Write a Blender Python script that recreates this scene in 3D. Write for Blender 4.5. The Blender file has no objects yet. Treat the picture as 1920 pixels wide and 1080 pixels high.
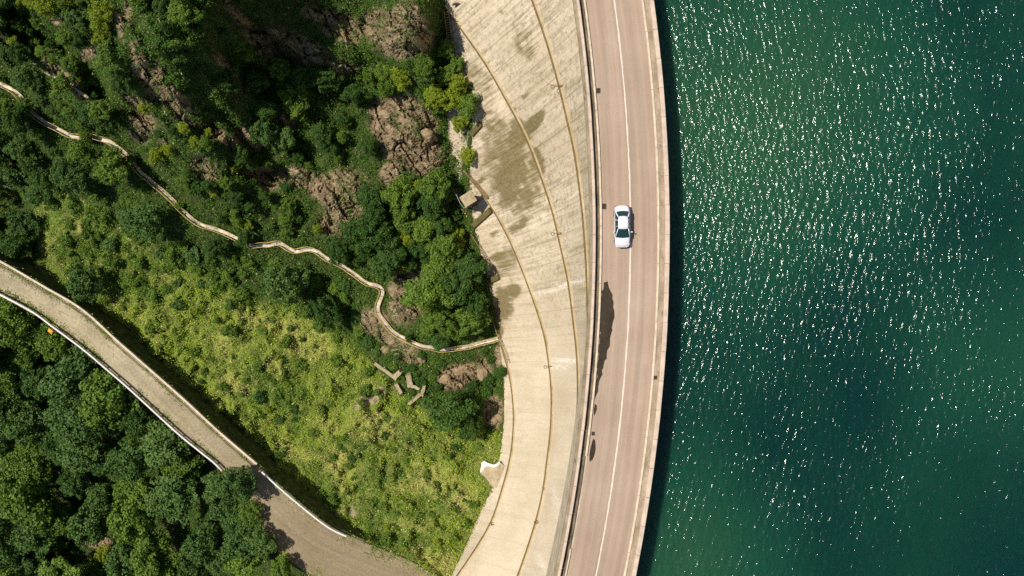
import bpy, bmesh, math, random
import numpy as np
from mathutils import Vector, Matrix

random.seed(7)
rng = np.random.default_rng(11)
R_ = math.radians
scene = bpy.context.scene
COL = scene.collection

# ------------------------------------------------------------------ camera
H = 80.0                      # drone height over the dam road (road is z = 0)
S = 109.1 / 1920.0            # metres per photo pixel on the road
cam_d = bpy.data.cameras.new("camera")
cam = bpy.data.objects.new("camera", cam_d)
COL.objects.link(cam)
cam.location = (0, 0, H)
cam.rotation_euler = (0, 0, 0)
cam_d.sensor_width = 36.0
cam_d.lens = 36.0 * H / 109.1
cam_d.clip_end = 3000.0
scene.camera = cam

# ------------------------------------------------------------------ sky, sun, exposure
SUN_EL, SUN_AZ = 59.0, 166.0   # azimuth measured from +X, counter-clockwise: the sun stands to the photo's left, a bit up
sd = Vector((math.cos(R_(SUN_AZ)) * math.cos(R_(SUN_EL)), math.sin(R_(SUN_AZ)) * math.cos(R_(SUN_EL)), math.sin(R_(SUN_EL))))
world = bpy.data.worlds.new("World")
scene.world = world
world.use_nodes = True
wn = world.node_tree
sky = wn.nodes.new("ShaderNodeTexSky")
sky.sky_type = 'NISHITA'
sky.sun_disc = False
sky.sun_elevation = R_(SUN_EL)
sky.sun_rotation = math.atan2(sd.x, sd.y)
bg = wn.nodes["Background"]
wn.links.new(sky.outputs[0], bg.inputs[0])
bg.inputs[1].default_value = 0.075
sun_d = bpy.data.lights.new("sun", 'SUN')
sun_d.energy = 4.6
sun_d.angle = R_(0.5)
sun_d.color = (1.0, 0.93, 0.80)
sun = bpy.data.objects.new("sun", sun_d)
COL.objects.link(sun)
sun.rotation_euler = sd.to_track_quat('Z', 'Y').to_euler()
scene.view_settings.view_transform = 'Standard'
scene.view_settings.look = 'None'
scene.view_settings.gamma = 1
scene.view_settings.exposure = 0.34
scene.cycles.use_denoising = False      # keep the glitter and leaf grain crisp

# ------------------------------------------------------------------ helpers
def P(px, py, z):
    k = S * (H - z) / H
    return ((px - 960.0) * k, (540.0 - py) * k, z)

def Pn(px, py, z):
    k = S * (H - z) / H
    return np.stack([(px - 960.0) * k, (540.0 - py) * k, z], -1)

def unP(x, y, z):
    k = S * (H - z) / H
    return x / k + 960.0, 540.0 - y / k

def _hash(ix, iy, seed):
    h = (ix.astype(np.int64) * 374761393 + iy.astype(np.int64) * 668265263 + seed * 1442695041) & 0x7fffffff
    h = ((h ^ (h >> 13)) * 1274126177) & 0x7fffffff
    return ((h ^ (h >> 16)) & 0xffff) / 65535.0

def vnoise(x, y, seed=0):
    x = np.asarray(x, float); y = np.asarray(y, float)
    ix = np.floor(x); iy = np.floor(y)
    fx = x - ix; fy = y - iy
    fx = fx * fx * (3 - 2 * fx); fy = fy * fy * (3 - 2 * fy)
    ix = ix.astype(np.int64); iy = iy.astype(np.int64)
    a = _hash(ix, iy, seed); b = _hash(ix + 1, iy, seed)
    c = _hash(ix, iy + 1, seed); d = _hash(ix + 1, iy + 1, seed)
    return (a * (1 - fx) + b * fx) * (1 - fy) + (c * (1 - fx) + d * fx) * fy

def fbm(x, y, octv=4, seed=0, gain=0.5):
    t = 0; amp = 1; s = 0
    for o in range(octv):
        t = t + amp * vnoise(x * 2 ** o + 13.7 * o, y * 2 ** o - 7.3 * o, seed + o)
        s += amp; amp *= gain
    return t / s

def worley(x, y, seed=0):
    """random value of the nearest jittered cell, and distance between the two nearest cells' edges"""
    ix = np.floor(x).astype(np.int64); iy = np.floor(y).astype(np.int64)
    d1 = np.full(x.shape, 9.0); d2 = d1.copy(); v = np.zeros(x.shape)
    for i in (-1, 0, 1):
        for j in (-1, 0, 1):
            cx_ = ix + i + _hash(ix + i, iy + j, seed); cy_ = iy + j + _hash(ix + i, iy + j, seed + 1)
            d = np.hypot(x - cx_, y - cy_); h = _hash(ix + i, iy + j, seed + 2)
            m = d < d1
            d2 = np.where(m, d1, np.minimum(d2, d)); v = np.where(m, h, v); d1 = np.where(m, d, d1)
    return v, d2 - d1

def smooth(a, b, x):
    t = np.clip((x - a) / (b - a), 0, 1)
    return t * t * (3 - 2 * t)

def poly_dist(px, py, line):
    """distance to a polyline, and the position (0..n-1) of the nearest point on it"""
    px = np.asarray(px, float); py = np.asarray(py, float)
    best = np.full(px.shape, 1e9); pos = np.zeros(px.shape)
    for i in range(len(line) - 1):
        ax, ay = line[i][:2]; bx, by = line[i + 1][:2]
        dx, dy = bx - ax, by - ay
        t = np.clip(((px - ax) * dx + (py - ay) * dy) / (dx * dx + dy * dy), 0, 1)
        d = np.hypot(px - ax - t * dx, py - ay - t * dy)
        m = d < best
        best = np.where(m, d, best); pos = np.where(m, i + t, pos)
    return best, pos

def in_poly(px, py, poly):
    px = np.asarray(px, float); py = np.asarray(py, float)
    r = np.zeros(px.shape, bool)
    n = len(poly)
    for i in range(n):
        x1, y1 = poly[i]; x2, y2 = poly[(i + 1) % n]
        c = ((y1 > py) != (y2 > py)) & (px < (x2 - x1) * (py - y1) / (y2 - y1 + 1e-12) + x1)
        r ^= c
    return r

def resample(line, step):
    pts = [np.array(p, float) for p in line]
    # Catmull-Rom
    out = []
    n = len(pts)
    for i in range(n - 1):
        p0 = pts[max(i - 1, 0)]; p1 = pts[i]; p2 = pts[i + 1]; p3 = pts[min(i + 2, n - 1)]
        k = max(1, int(np.hypot(*(p2 - p1)[:2]) / step))
        for j in range(k):
            t = j / k
            out.append(0.5 * ((2 * p1) + (-p0 + p2) * t + (2 * p0 - 5 * p1 + 4 * p2 - p3) * t * t + (-p0 + 3 * p1 - 3 * p2 + p3) * t ** 3))
    out.append(pts[-1])
    return np.array(out)

def link(name, me, mat=None, parent=None):
    o = bpy.data.objects.new(name, me)
    COL.objects.link(o)
    if mat is not None:
        me.materials.append(mat)
    if parent is not None:
        o.parent = parent
    return o

def np_mesh(name, verts, faces, smooth_shade=False):
    """verts (n,3), faces (m,k) with k = 3 or 4"""
    me = bpy.data.meshes.new(name)
    verts = np.asarray(verts, np.float32); faces = np.asarray(faces, np.int32)
    m, k = faces.shape
    me.vertices.add(len(verts)); me.vertices.foreach_set("co", verts.ravel())
    me.loops.add(m * k); me.loops.foreach_set("vertex_index", faces.ravel())
    me.polygons.add(m); me.polygons.foreach_set("loop_start", np.arange(0, m * k, k, dtype=np.int32))
    me.polygons.foreach_set("use_smooth", np.full(m, smooth_shade))
    me.update(calc_edges=True); me.validate()
    return me

def grid_faces(ni, nj):
    i, j = np.meshgrid(np.arange(ni - 1), np.arange(nj - 1), indexing='ij')
    a = (i * nj + j).ravel()
    return np.stack([a, a + 1, a + nj + 1, a + nj], -1)

def attr_color(me, name, rgb):
    a = me.attributes.new(name, 'FLOAT_COLOR', 'POINT')
    c = np.ones((len(me.vertices), 4), np.float32); c[:, :3] = rgb
    a.data.foreach_set("color", c.ravel())

def bm_obj(name, bm, mat, parent=None, smooth_shade=False):
    me = bpy.data.meshes.new(name)
    bmesh.ops.recalc_face_normals(bm, faces=bm.faces[:])
    bm.to_mesh(me); bm.free()
    if smooth_shade:
        me.polygons.foreach_set("use_smooth", np.full(len(me.polygons), True))
    return link(name, me, mat, parent)

def bm_box(bm, c, size, rotz=0.0, bevel=0.0, tilt=None):
    m = Matrix.Translation(c) @ Matrix.Rotation(rotz, 4, 'Z')
    if tilt is not None:
        m = m @ tilt
    r = bmesh.ops.create_cube(bm, size=1.0, matrix=m @ Matrix.Diagonal((*size, 1)))
    if bevel > 0:
        es = list({e for v in r['verts'] for e in v.link_edges})
        bmesh.ops.bevel(bm, geom=es, offset=bevel, segments=1, affect='EDGES')
    return bm

def bm_tube(bm, pts, r, seg=6):
    pts = [Vector(p) for p in pts]
    rs = r if isinstance(r, (list, tuple)) else [r] * len(pts)
    rings = []
    for i, p in enumerate(pts):
        d = (pts[min(i + 1, len(pts) - 1)] - pts[max(i - 1, 0)]).normalized()
        u = d.cross(Vector((0, 0, 1)) if abs(d.z) < 0.9 else Vector((1, 0, 0))).normalized()
        w = d.cross(u)
        rings.append([bm.verts.new(p + (u * math.cos(2 * math.pi * k / seg) + w * math.sin(2 * math.pi * k / seg)) * rs[i]) for k in range(seg)])
    for a, b in zip(rings, rings[1:]):
        for k in range(seg):
            bm.faces.new((a[k], a[(k + 1) % seg], b[(k + 1) % seg], b[k]))
    bm.faces.new(rings[0][::-1]); bm.faces.new(rings[-1])

def bm_ribbon(bm, pts, prof):
    """sweep a closed profile [(side, up)...] along a polyline of 3-D points (side = to the left of travel, horizontal)"""
    pts = [Vector(p) for p in pts]
    rings = []
    for i, p in enumerate(pts):
        d = pts[min(i + 1, len(pts) - 1)] - pts[max(i - 1, 0)]
        d.z = 0; d.normalize()
        n = Vector((-d.y, d.x, 0))
        rings.append([bm.verts.new(p + n * a + Vector((0, 0, b))) for a, b in prof])
    k = len(prof)
    for a, b in zip(rings, rings[1:]):
        for j in range(k):
            bm.faces.new((a[j], a[(j + 1) % k], b[(j + 1) % k], b[j]))
    bm.faces.new(rings[0]); bm.faces.new(rings[-1][::-1])

def tag(o, label=None, cat=None, group=None, kind=None):
    if label: o["label"] = label
    if cat: o["category"] = cat
    if group: o["group"] = group
    if kind: o["kind"] = kind
    return o

def empty(name, loc, rz=0.0):
    o = bpy.data.objects.new(name, None)
    COL.objects.link(o)
    o.location = loc; o.rotation_euler = (0, 0, rz)
    o.empty_display_size = 0.3
    return o

# ------------------------------------------------------------------ materials
class NT:
    def __init__(self, name):
        self.m = bpy.data.materials.new(name); self.m.use_nodes = True
        self.t = self.m.node_tree
        self.b = self.t.nodes["Principled BSDF"]
    def n(self, typ, ins=None, **kw):
        nd = self.t.nodes.new(typ)
        for k, v in kw.items(): setattr(nd, k, v)
        for k, v in (ins or {}).items():
            if hasattr(v, 'is_output') or isinstance(v, bpy.types.NodeSocket): self.t.links.new(v, nd.inputs[k])
            else: nd.inputs[k].default_value = v
        return nd
    def l(self, a, b): self.t.links.new(a, b)
    def noise(self, vec, scale, detail=4, rough=0.55, dist=0.0):
        ins = {'Scale': scale, 'Detail': detail, 'Roughness': rough, 'Distortion': dist}
        if vec is not None: ins['Vector'] = vec
        return self.n('ShaderNodeTexNoise', ins).outputs['Fac']
    def ramp(self, fac, stops):
        nd = self.n('ShaderNodeValToRGB', {'Fac': fac})
        e = nd.color_ramp.elements
        while len(e) < len(stops): e.new(0.5)
        for el, (p, c) in zip(e, stops):
            el.position = p
            el.color = (*c, 1) if isinstance(c, tuple) else (c, c, c, 1)
        return nd.outputs['Color']
    def mix(self, fac, a, b, mode='MIX'):
        nd = self.n('ShaderNodeMix', data_type='RGBA', blend_type=mode)
        nd.clamp_factor = True
        for key, v in (('Factor', fac), ('A', a), ('B', b)):
            idx = {'Factor': 0, 'A': 6, 'B': 7}[key]
            if isinstance(v, bpy.types.NodeSocket): self.l(v, nd.inputs[idx])
            elif key == 'Factor': nd.inputs[0].default_value = v
            else: nd.inputs[idx].default_value = (*v, 1)
        return nd.outputs[2]
    def math(self, op, a, b=0.0):
        nd = self.n('ShaderNodeMath', operation=op)
        for i, v in enumerate((a, b)):
            if isinstance(v, bpy.types.NodeSocket): self.l(v, nd.inputs[i])
            else: nd.inputs[i].default_value = v
        return nd.outputs[0]
    def obj(self): return self.n('ShaderNodeTexCoord').outputs['Object']
    def uv(self): return self.n('ShaderNodeTexCoord').outputs['UV']
    def mapping(self, vec, scale=(1, 1, 1), rot=(0, 0, 0)):
        return self.n('ShaderNodeMapping', {'Vector': vec, 'Scale': scale, 'Rotation': rot}).outputs[0]
    def attr(self, name):
        a = self.n('ShaderNodeAttribute', attribute_name=name)
        s = self.n('ShaderNodeSeparateColor', {'Color': a.outputs['Color']})
        return a.outputs['Color'], s.outputs[0], s.outputs[1], s.outputs[2]
    def bump(self, h, dist, strength=1.0):
        nd = self.n('ShaderNodeBump', {'Height': h, 'Distance': dist, 'Strength': strength})
        self.l(nd.outputs[0], self.b.inputs['Normal'])
    def base(self, c):
        if isinstance(c, bpy.types.NodeSocket): self.l(c, self.b.inputs['Base Color'])
        else: self.b.inputs['Base Color'].default_value = (*c, 1)
    def rough(self, r, spec=0.3):
        if isinstance(r, bpy.types.NodeSocket): self.l(r, self.b.inputs['Roughness'])
        else: self.b.inputs['Roughness'].default_value = r
        self.b.inputs['Specular IOR Level'].default_value = spec

def simple(name, col, rough=0.7, spec=0.3, metal=0.0, var=0.25, scale=2.0, bump=0.0):
    t = NT(name)
    o = t.obj()
    f = t.noise(o, scale, 5, 0.6)
    d = tuple(c * (1 - var) for c in col); u = tuple(min(1, c * (1 + var)) for c in col)
    t.base(t.ramp(f, [(0.3, d), (0.7, u)]))
    t.rough(rough, spec); t.b.inputs['Metallic'].default_value = metal
    if bump: t.bump(t.noise(o, scale * 6, 4), bump)
    return t.m

# asphalt of the dam road
t = NT("road_asphalt"); o = t.obj()
uvv = t.uv()
big = t.noise(o, 0.12, 4, 0.6)
lane = t.noise(t.mapping(uvv, (1.6, 0.03, 1)), 1.0, 3, 0.5)
grain = t.noise(o, 9.0, 4, 0.8)
c = t.ramp(big, [(0.3, (0.285, 0.205, 0.148)), (0.7, (0.350, 0.262, 0.200))])
c = t.mix(0.28, c, t.ramp(lane, [(0.35, 0.30), (0.65, 0.72)]), 'OVERLAY')
c = t.mix(0.30, c, t.ramp(grain, [(0.25, 0.2), (0.75, 0.8)]), 'OVERLAY')
blo = t.noise(t.mapping(uvv, (0.5, 0.18, 1)), 1.0, 5, 0.7)
c = t.mix(t.math('MULTIPLY', t.ramp(blo, [(0.55, 0.0), (0.75, 1.0)]), 0.35), c, (0.20, 0.13, 0.10))
dots = t.noise(o, 1.4, 2, 0.5)
c = t.mix(t.ramp(dots, [(0.765, 0.0), (0.785, 0.8)]), c, (0.06, 0.045, 0.03))
t.base(c); t.rough(0.8, 0.25); t.bump(grain, 0.01)
M_ROAD = t.m
M_PAINT = simple("white_line_paint", (0.64, 0.54, 0.46), 0.6, 0.3, 0, 0.12, 5.0)
M_COPING = simple("pale_concrete", (0.49, 0.385, 0.305), 0.8, 0.3, 0, 0.16, 1.2, 0.01)
M_KERB = simple("kerb_concrete", (0.52, 0.43, 0.33), 0.8, 0.3, 0, 0.22, 1.5, 0.01)
def dirty_walk(name, a, b, s):
    t = NT(name); o = t.obj(); u = t.uv()
    f = t.noise(t.mapping(u, (1.5, 0.5, 1)), s, 6, 0.7)
    g = t.noise(o, 6.0, 4, 0.7)
    c = t.ramp(f, [(0.35, a), (0.62, b)])
    c = t.mix(0.3, c, t.ramp(g, [(0.3, 0.2), (0.7, 0.8)]), 'OVERLAY')
    blot = t.noise(t.mapping(u, (1.2, 0.35, 1)), 1.3, 5, 0.7)
    c = t.mix(t.ramp(blot, [(0.60, 0.0), (0.70, 0.75)]), c, (0.035, 0.03, 0.018))
    t.base(c); t.rough(0.85, 0.2); t.bump(g, 0.02)
    return t.m
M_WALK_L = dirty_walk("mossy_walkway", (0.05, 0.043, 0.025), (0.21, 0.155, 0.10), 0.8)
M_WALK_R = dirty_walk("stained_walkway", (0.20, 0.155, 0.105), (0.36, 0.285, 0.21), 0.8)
M_CORN = dirty_walk("grimy_cornice", (0.13, 0.10, 0.065), (0.26, 0.21, 0.145), 0.7)
M_WET = simple("wet_asphalt", (0.036, 0.026, 0.016), 0.7, 0.15, 0, 0.3, 1.0)
M_IRON = simple("cast_iron", (0.06, 0.045, 0.03), 0.7, 0.3, 0.3, 0.3, 8.0)

# dam face concrete
t = NT("dam_concrete"); u = t.uv(); o = t.obj()
_, aR, aG, aB = t.attr("stain")
big = t.noise(o, 0.10, 4, 0.6)
streak = t.noise(t.mapping(u, (0.9, 0.07, 1)), 1.0, 6, 0.65)          # u: along the arch, v: down the face
streak2 = t.noise(t.mapping(u, (2.6, 0.16, 1)), 1.0, 5, 0.7)
fine = t.noise(o, 3.5, 6, 0.7)
c = t.ramp(big, [(0.3, (0.45, 0.370, 0.265)), (0.7, (0.57, 0.485, 0.370))])
c = t.mix(t.math('MULTIPLY', t.ramp(streak, [(0.48, 0.0), (0.68, 1.0)]), t.math('ADD', t.math('MULTIPLY', aB, 0.85), 0.12)), c, (0.25, 0.20, 0.115))
c = t.mix(t.math('MULTIPLY', t.ramp(streak2, [(0.52, 0.0), (0.70, 1.0)]), t.math('ADD', t.math('MULTIPLY', aB, 0.6), 0.06)), c, (0.20, 0.165, 0.11))
# formwork joints
br = t.n('ShaderNodeTexBrick', {'Vector': t.mapping(u, (1, 1, 1)), 'Scale': 1.0, 'Mortar Size': 0.09, 'Mortar Smooth': 1.0, 'Brick Width': 3.4, 'Row Height': 60.0, 'Color1': (0, 0, 0, 1), 'Color2': (0, 0, 0, 1), 'Mortar': (1, 1, 1, 1)}, offset=0.0)
c = t.mix(t.math('MULTIPLY', br.outputs['Color'], t.math('ADD', t.math('MULTIPLY', aB, 0.75), 0.05)), c, (0.17, 0.13, 0.075))
blot = t.noise(t.mapping(u, (1.2, 1.2, 1)), 1.1, 7, 0.75)
c = t.mix(t.math('MULTIPLY', t.ramp(blot, [(0.50, 0.0), (0.64, 1.0)]), t.math('MULTIPLY', aB, 0.8)), c, (0.17, 0.145, 0.085))
# algae
alg = t.math('MULTIPLY', aR, t.math('ADD', t.math('MULTIPLY', t.ramp(streak2, [(0.3, 0.0), (0.7, 1.0)]), 0.75), 0.42))
alg = t.math('MULTIPLY', t.ramp(t.math('ADD', t.math('ADD', aR, t.math('MULTIPLY', t.math('SUBTRACT', streak2, 0.5), 1.5)), t.math('MULTIPLY', t.math('SUBTRACT', fine, 0.5), 0.9)), [(0.10, 0.0), (0.60, 1.0)]), t.math('MINIMUM', t.math('MULTIPLY', aR, 2.2), 0.85))
c = t.mix(alg, c, t.ramp(fine, [(0.3, (0.075, 0.058, 0.018)), (0.7, (0.175, 0.135, 0.050))]))
# lime
lime = t.math('MULTIPLY', aG, t.ramp(t.noise(t.mapping(u, (3.0, 0.6, 1)), 1.3, 6, 0.75), [(0.38, 0.0), (0.55, 1.0)]))
c = t.mix(lime, c, (0.74, 0.68, 0.62))
c = t.mix(0.35, c, t.ramp(fine, [(0.25, 0.28), (0.75, 0.72)]), 'OVERLAY')
t.base(c); t.rough(0.85, 0.2); t.bump(t.noise(o, 5.0, 6, 0.7), 0.05)
M_DAM = t.m
M_DAM2 = simple("plain_concrete", (0.42, 0.36, 0.27), 0.85, 0.2, 0, 0.3, 0.6, 0.02)
t = NT("ochre_ledge"); o = t.obj()
c = t.ramp(t.noise(o, 0.22, 4, 0.6), [(0.35, (0.34, 0.255, 0.125)), (0.66, (0.48, 0.395, 0.265))])
c = t.mix(t.ramp(t.noise(o, 1.1, 6, 0.75), [(0.52, 0.0), (0.68, 0.8)]), c, (0.20, 0.15, 0.07))
t.base(c); t.rough(0.9, 0.2); t.bump(t.noise(o, 5.0, 4), 0.03)
M_LEDGE = t.m
M_LEDGE_EDGE = simple("ledge_grime", (0.15, 0.105, 0.05), 0.9, 0.2, 0, 0.35, 2.0)
M_DARKOLIVE = simple("dark_olive_concrete", (0.105, 0.085, 0.030), 0.9, 0.2, 0, 0.35, 2.0)  # dark olive tone of the ribs and the hut wall, deeper than the roof slab
M_MOSSWALL = simple("mossy_wall", (0.060, 0.075, 0.024), 0.95, 0.1, 0, 0.6, 1.2, 0.05)
M_STEEL = simple("dull_steel", (0.30, 0.28, 0.26), 0.5, 0.5, 0.4, 0.2, 4.0)
M_WHITE = simple("white_lime", (0.66, 0.64, 0.60), 0.7, 0.3, 0, 0.2, 2.0)

# lower road
t = NT("old_concrete_road"); o = t.obj(); u = t.uv()
big = t.noise(o, 0.25, 5, 0.65)
fine = t.noise(o, 3.0, 7, 0.75)
c = t.ramp(big, [(0.3, (0.250, 0.208, 0.130)), (0.7, (0.375, 0.318, 0.215))])
c = t.mix(0.55, c, t.ramp(fine, [(0.25, 0.15), (0.75, 0.85)]), 'OVERLAY')
ck = t.n('ShaderNodeTexVoronoi', {'Vector': t.mapping(t.mix(0.22, u, t.n('ShaderNodeTexNoise', {'Vector': o, 'Scale': 1.0}).outputs['Color']), (1, 1, 1)), 'Scale': 0.42}, feature='DISTANCE_TO_EDGE').outputs['Distance']
c = t.mix(t.math('MULTIPLY', t.ramp(ck, [(0.0, 1.0), (0.02, 0.0)]), t.ramp(t.noise(o, 0.7, 3), [(0.50, 0.0), (0.62, 0.75)])), c, (0.07, 0.065, 0.03))
sp = t.noise(o, 1.7, 6, 0.8)
c = t.mix(t.ramp(sp, [(0.58, 0.0), (0.68, 0.75)]), c, (0.085, 0.08, 0.035))
sx = t.n('ShaderNodeSeparateXYZ', {'Vector': u}).outputs
wob = t.math('ADD', sx[0], t.math('MULTIPLY', t.noise(o, 0.4, 5, 0.6), 10.0))
c = t.mix(t.ramp(t.math('MULTIPLY', wob, 0.01), [(0.40, 0.0), (0.80, 0.75)]), c, t.ramp(fine, [(0.3, (0.125, 0.092, 0.055)), (0.7, (0.20, 0.150, 0.095))]))
wt = t.noise(t.mapping(u, (0.06, 1.6, 1)), 1.0, 4, 0.6)
c = t.mix(0.35, c, t.ramp(wt, [(0.3, 0.28), (0.7, 0.72)]), 'OVERLAY')
edge = t.ramp(t.math('ADD', sx[1], t.math('MULTIPLY', t.noise(o, 1.2, 5, 0.7), 0.8)), [(0.45, 1.0), (0.9, 0.0)])
c = t.mix(t.math('MULTIPLY', edge, 0.6), c, (0.11, 0.105, 0.045))
jt = t.n('ShaderNodeTexBrick', {'Vector': u, 'Scale': 1.0, 'Mortar Size': 0.02, 'Mortar Smooth': 0.5, 'Brick Width': 4.4, 'Row Height': 40.0, 'Color1': (0, 0, 0, 1), 'Color2': (0, 0, 0, 1), 'Mortar': (1, 1, 1, 1)}, offset=0.0).outputs['Color']
c = t.mix(t.math('MULTIPLY', jt, t.ramp(t.noise(o, 0.8, 4), [(0.4, 0.0), (0.6, 0.8)])), c, (0.075, 0.07, 0.03))
t.base(c); t.rough(0.9, 0.2); t.bump(fine, 0.04)
M_LOWROAD = t.m
M_RAILWHITE = simple("white_guardrail_paint", (0.62, 0.585, 0.575), 0.55, 0.4, 0, 0.1, 3.0)
M_PATH = simple("pale_path_concrete", (0.50, 0.43, 0.36), 0.85, 0.2, 0, 0.5, 1.2, 0.02)
M_YELLOW = simple("yellow_rail_paint", (0.48, 0.36, 0.10), 0.55, 0.3, 0, 0.25, 3.0)
M_ORANGE = simple("orange_paint", (0.62, 0.27, 0.03), 0.6, 0.3, 0, 0.15, 3.0)
M_WOOD = simple("weathered_wood", (0.22, 0.15, 0.07), 0.85, 0.2, 0, 0.35, 2.0)
M_ROCK = simple("brown_rock", (0.26, 0.19, 0.115), 0.9, 0.2, 0, 0.4, 1.0, 0.08)
M_RUBBLE = simple("rubble_concrete", (0.33, 0.265, 0.17), 0.9, 0.2, 0, 0.3, 1.2, 0.04)

# hillside
t = NT("hillside"); o = t.obj()
_, aR, aG, aB = t.attr("zone")     # R rock, G dry grass / earth, B scree
n1 = t.noise(o, 0.5, 6, 0.65); n2 = t.noise(o, 2.2, 8, 0.75)
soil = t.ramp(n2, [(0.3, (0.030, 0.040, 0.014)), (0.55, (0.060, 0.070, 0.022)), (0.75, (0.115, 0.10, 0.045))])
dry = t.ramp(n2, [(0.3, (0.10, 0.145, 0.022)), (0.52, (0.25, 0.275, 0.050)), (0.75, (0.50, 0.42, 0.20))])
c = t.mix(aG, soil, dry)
rk = t.ramp(t.noise(t.mapping(o, (1, 1, 0.6)), 0.9, 8, 0.72, 0.4), [(0.24, (0.070, 0.054, 0.036)), (0.42, (0.205, 0.150, 0.090)), (0.58, (0.33, 0.250, 0.150)), (0.78, (0.52, 0.425, 0.27))])
rk = t.mix(t.ramp(n1, [(0.55, 0.0), (0.7, 0.3)]), rk, (0.22, 0.145, 0.085))
vo = t.n('ShaderNodeTexVoronoi', {'Vector': t.mapping(o, (0.8, 1.9, 0.8), (0, 0, R_(-40))), 'Scale': 1.0}, feature='DISTANCE_TO_EDGE').outputs['Distance']
rk = t.mix(t.ramp(vo, [(0.0, 0.55), (0.05, 0.0)]), rk, (0.03, 0.028, 0.02))
rk = t.mix(t.ramp(t.noise(o, 1.3, 7, 0.8), [(0.55, 0.0), (0.66, 0.8)]), rk, (0.055, 0.065, 0.02))
c = t.mix(aR, c, rk)
c = t.mix(aB, c, t.ramp(n2, [(0.3, (0.18, 0.14, 0.08)), (0.7, (0.42, 0.34, 0.22))]))
t.base(c); t.rough(0.95, 0.15)
t.bump(t.math('ADD', t.noise(o, 2.5, 8, 0.75), t.math('MULTIPLY', vo, 0.8)), 0.25)
M_HILL = t.m

def foliage(name, dark, light, rnd=0.25):
    t = NT(name)
    tint = t.n('ShaderNodeAttribute', attribute_name='tint')
    s = t.n('ShaderNodeSeparateColor', {'Color': tint.outputs['Color']})
    rn = t.n('ShaderNodeObjectInfo').outputs['Random']
    f = t.math('ADD', t.math('MULTIPLY', s.outputs[0], 1 - rnd), t.math('MULTIPLY', rn, rnd))
    c = t.ramp(f, [(0.1, dark), (0.9, light)])
    t.base(c); t.rough(0.55, 0.25)
    tr = t.n('ShaderNodeBsdfTranslucent', {'Color': c})
    mx = t.n('ShaderNodeMixShader', {'Fac': 0.22, 1: t.b.outputs[0], 2: tr.outputs[0]})
    t.l(mx.outputs[0], t.t.nodes['Material Output'].inputs['Surface'])
    return t.m
F_DARK = foliage("foliage_dark", (0.022, 0.064, 0.010), (0.074, 0.148, 0.020))
F_MID = foliage("foliage_mid", (0.054, 0.116, 0.012), (0.165, 0.260, 0.030))
F_BLUE = foliage("foliage_bluish", (0.038, 0.100, 0.020), (0.120, 0.200, 0.040))  # bluish leaves; in the lower forest the blue paints haze into the colour
F_BRIGHT = foliage("foliage_bright", (0.125, 0.190, 0.008), (0.285, 0.340, 0.022))
M_BARK = simple("bark", (0.10, 0.075, 0.05), 0.9, 0.2, 0, 0.3, 4.0)
t = NT("undergrowth_leaves")
tint = t.n('ShaderNodeAttribute', attribute_name='tint').outputs['Color']
t.base(tint); t.rough(0.6, 0.2)
tr = t.n('ShaderNodeBsdfTranslucent', {'Color': tint})
mx = t.n('ShaderNodeMixShader', {'Fac': 0.2, 1: t.b.outputs[0], 2: tr.outputs[0]})
t.l(mx.outputs[0], t.t.nodes['Material Output'].inputs['Surface'])
M_UNDER = t.m

# water
WAMP = 0.0078
t = NT("lake_water"); o = t.obj()
# the lake's light-to-dark gradient, painted into the base colour with soft blobs
def light_blob(x, y, rx, ry):
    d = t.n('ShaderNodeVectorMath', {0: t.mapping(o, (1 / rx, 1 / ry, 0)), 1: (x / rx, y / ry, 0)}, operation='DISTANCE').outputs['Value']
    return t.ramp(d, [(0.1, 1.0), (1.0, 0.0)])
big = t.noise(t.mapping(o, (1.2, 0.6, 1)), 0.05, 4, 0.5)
pl = t.math('ADD', t.math('ADD', light_blob(27, 20, 26, 26), t.math('MULTIPLY', light_blob(19, -32, 16, 18), 0.8)), t.math('MULTIPLY', light_blob(58, -6, 22, 14), 0.35))
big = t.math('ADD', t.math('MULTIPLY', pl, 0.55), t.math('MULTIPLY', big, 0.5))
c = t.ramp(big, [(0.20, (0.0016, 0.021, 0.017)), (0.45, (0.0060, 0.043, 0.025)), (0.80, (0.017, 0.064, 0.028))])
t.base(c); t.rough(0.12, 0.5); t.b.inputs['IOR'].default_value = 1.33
t.b.subsurface_method = 'BURLEY'
t.b.inputs['Subsurface Weight'].default_value = 1.0
t.b.inputs['Subsurface Radius'].default_value = (0.6, 1.0, 0.9)
t.b.inputs['Subsurface Scale'].default_value = 1.2
hgt = t.noise(t.mapping(o, (4.2, 1.7, 1)), 1.0, 2, 0.5, 0.3)
t.bump(hgt, 0.125)
M_WATER = t.m

# ------------------------------------------------------------------ dam geometry: crest arc
RC_PX = 3185.0
CX, CY = (1182.0 - RC_PX - 960.0) * S, (540.0 - 440.0) * S
RC = RC_PX * S
def rad(off, z):
    """radius of the arc that shows `off` photo pixels right of the centre line when it lies at height z"""
    return RC + ((222.0 + off) * (1 - z / H) - 222.0) * S
TH0, TH1 = -0.42, 0.42

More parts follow.
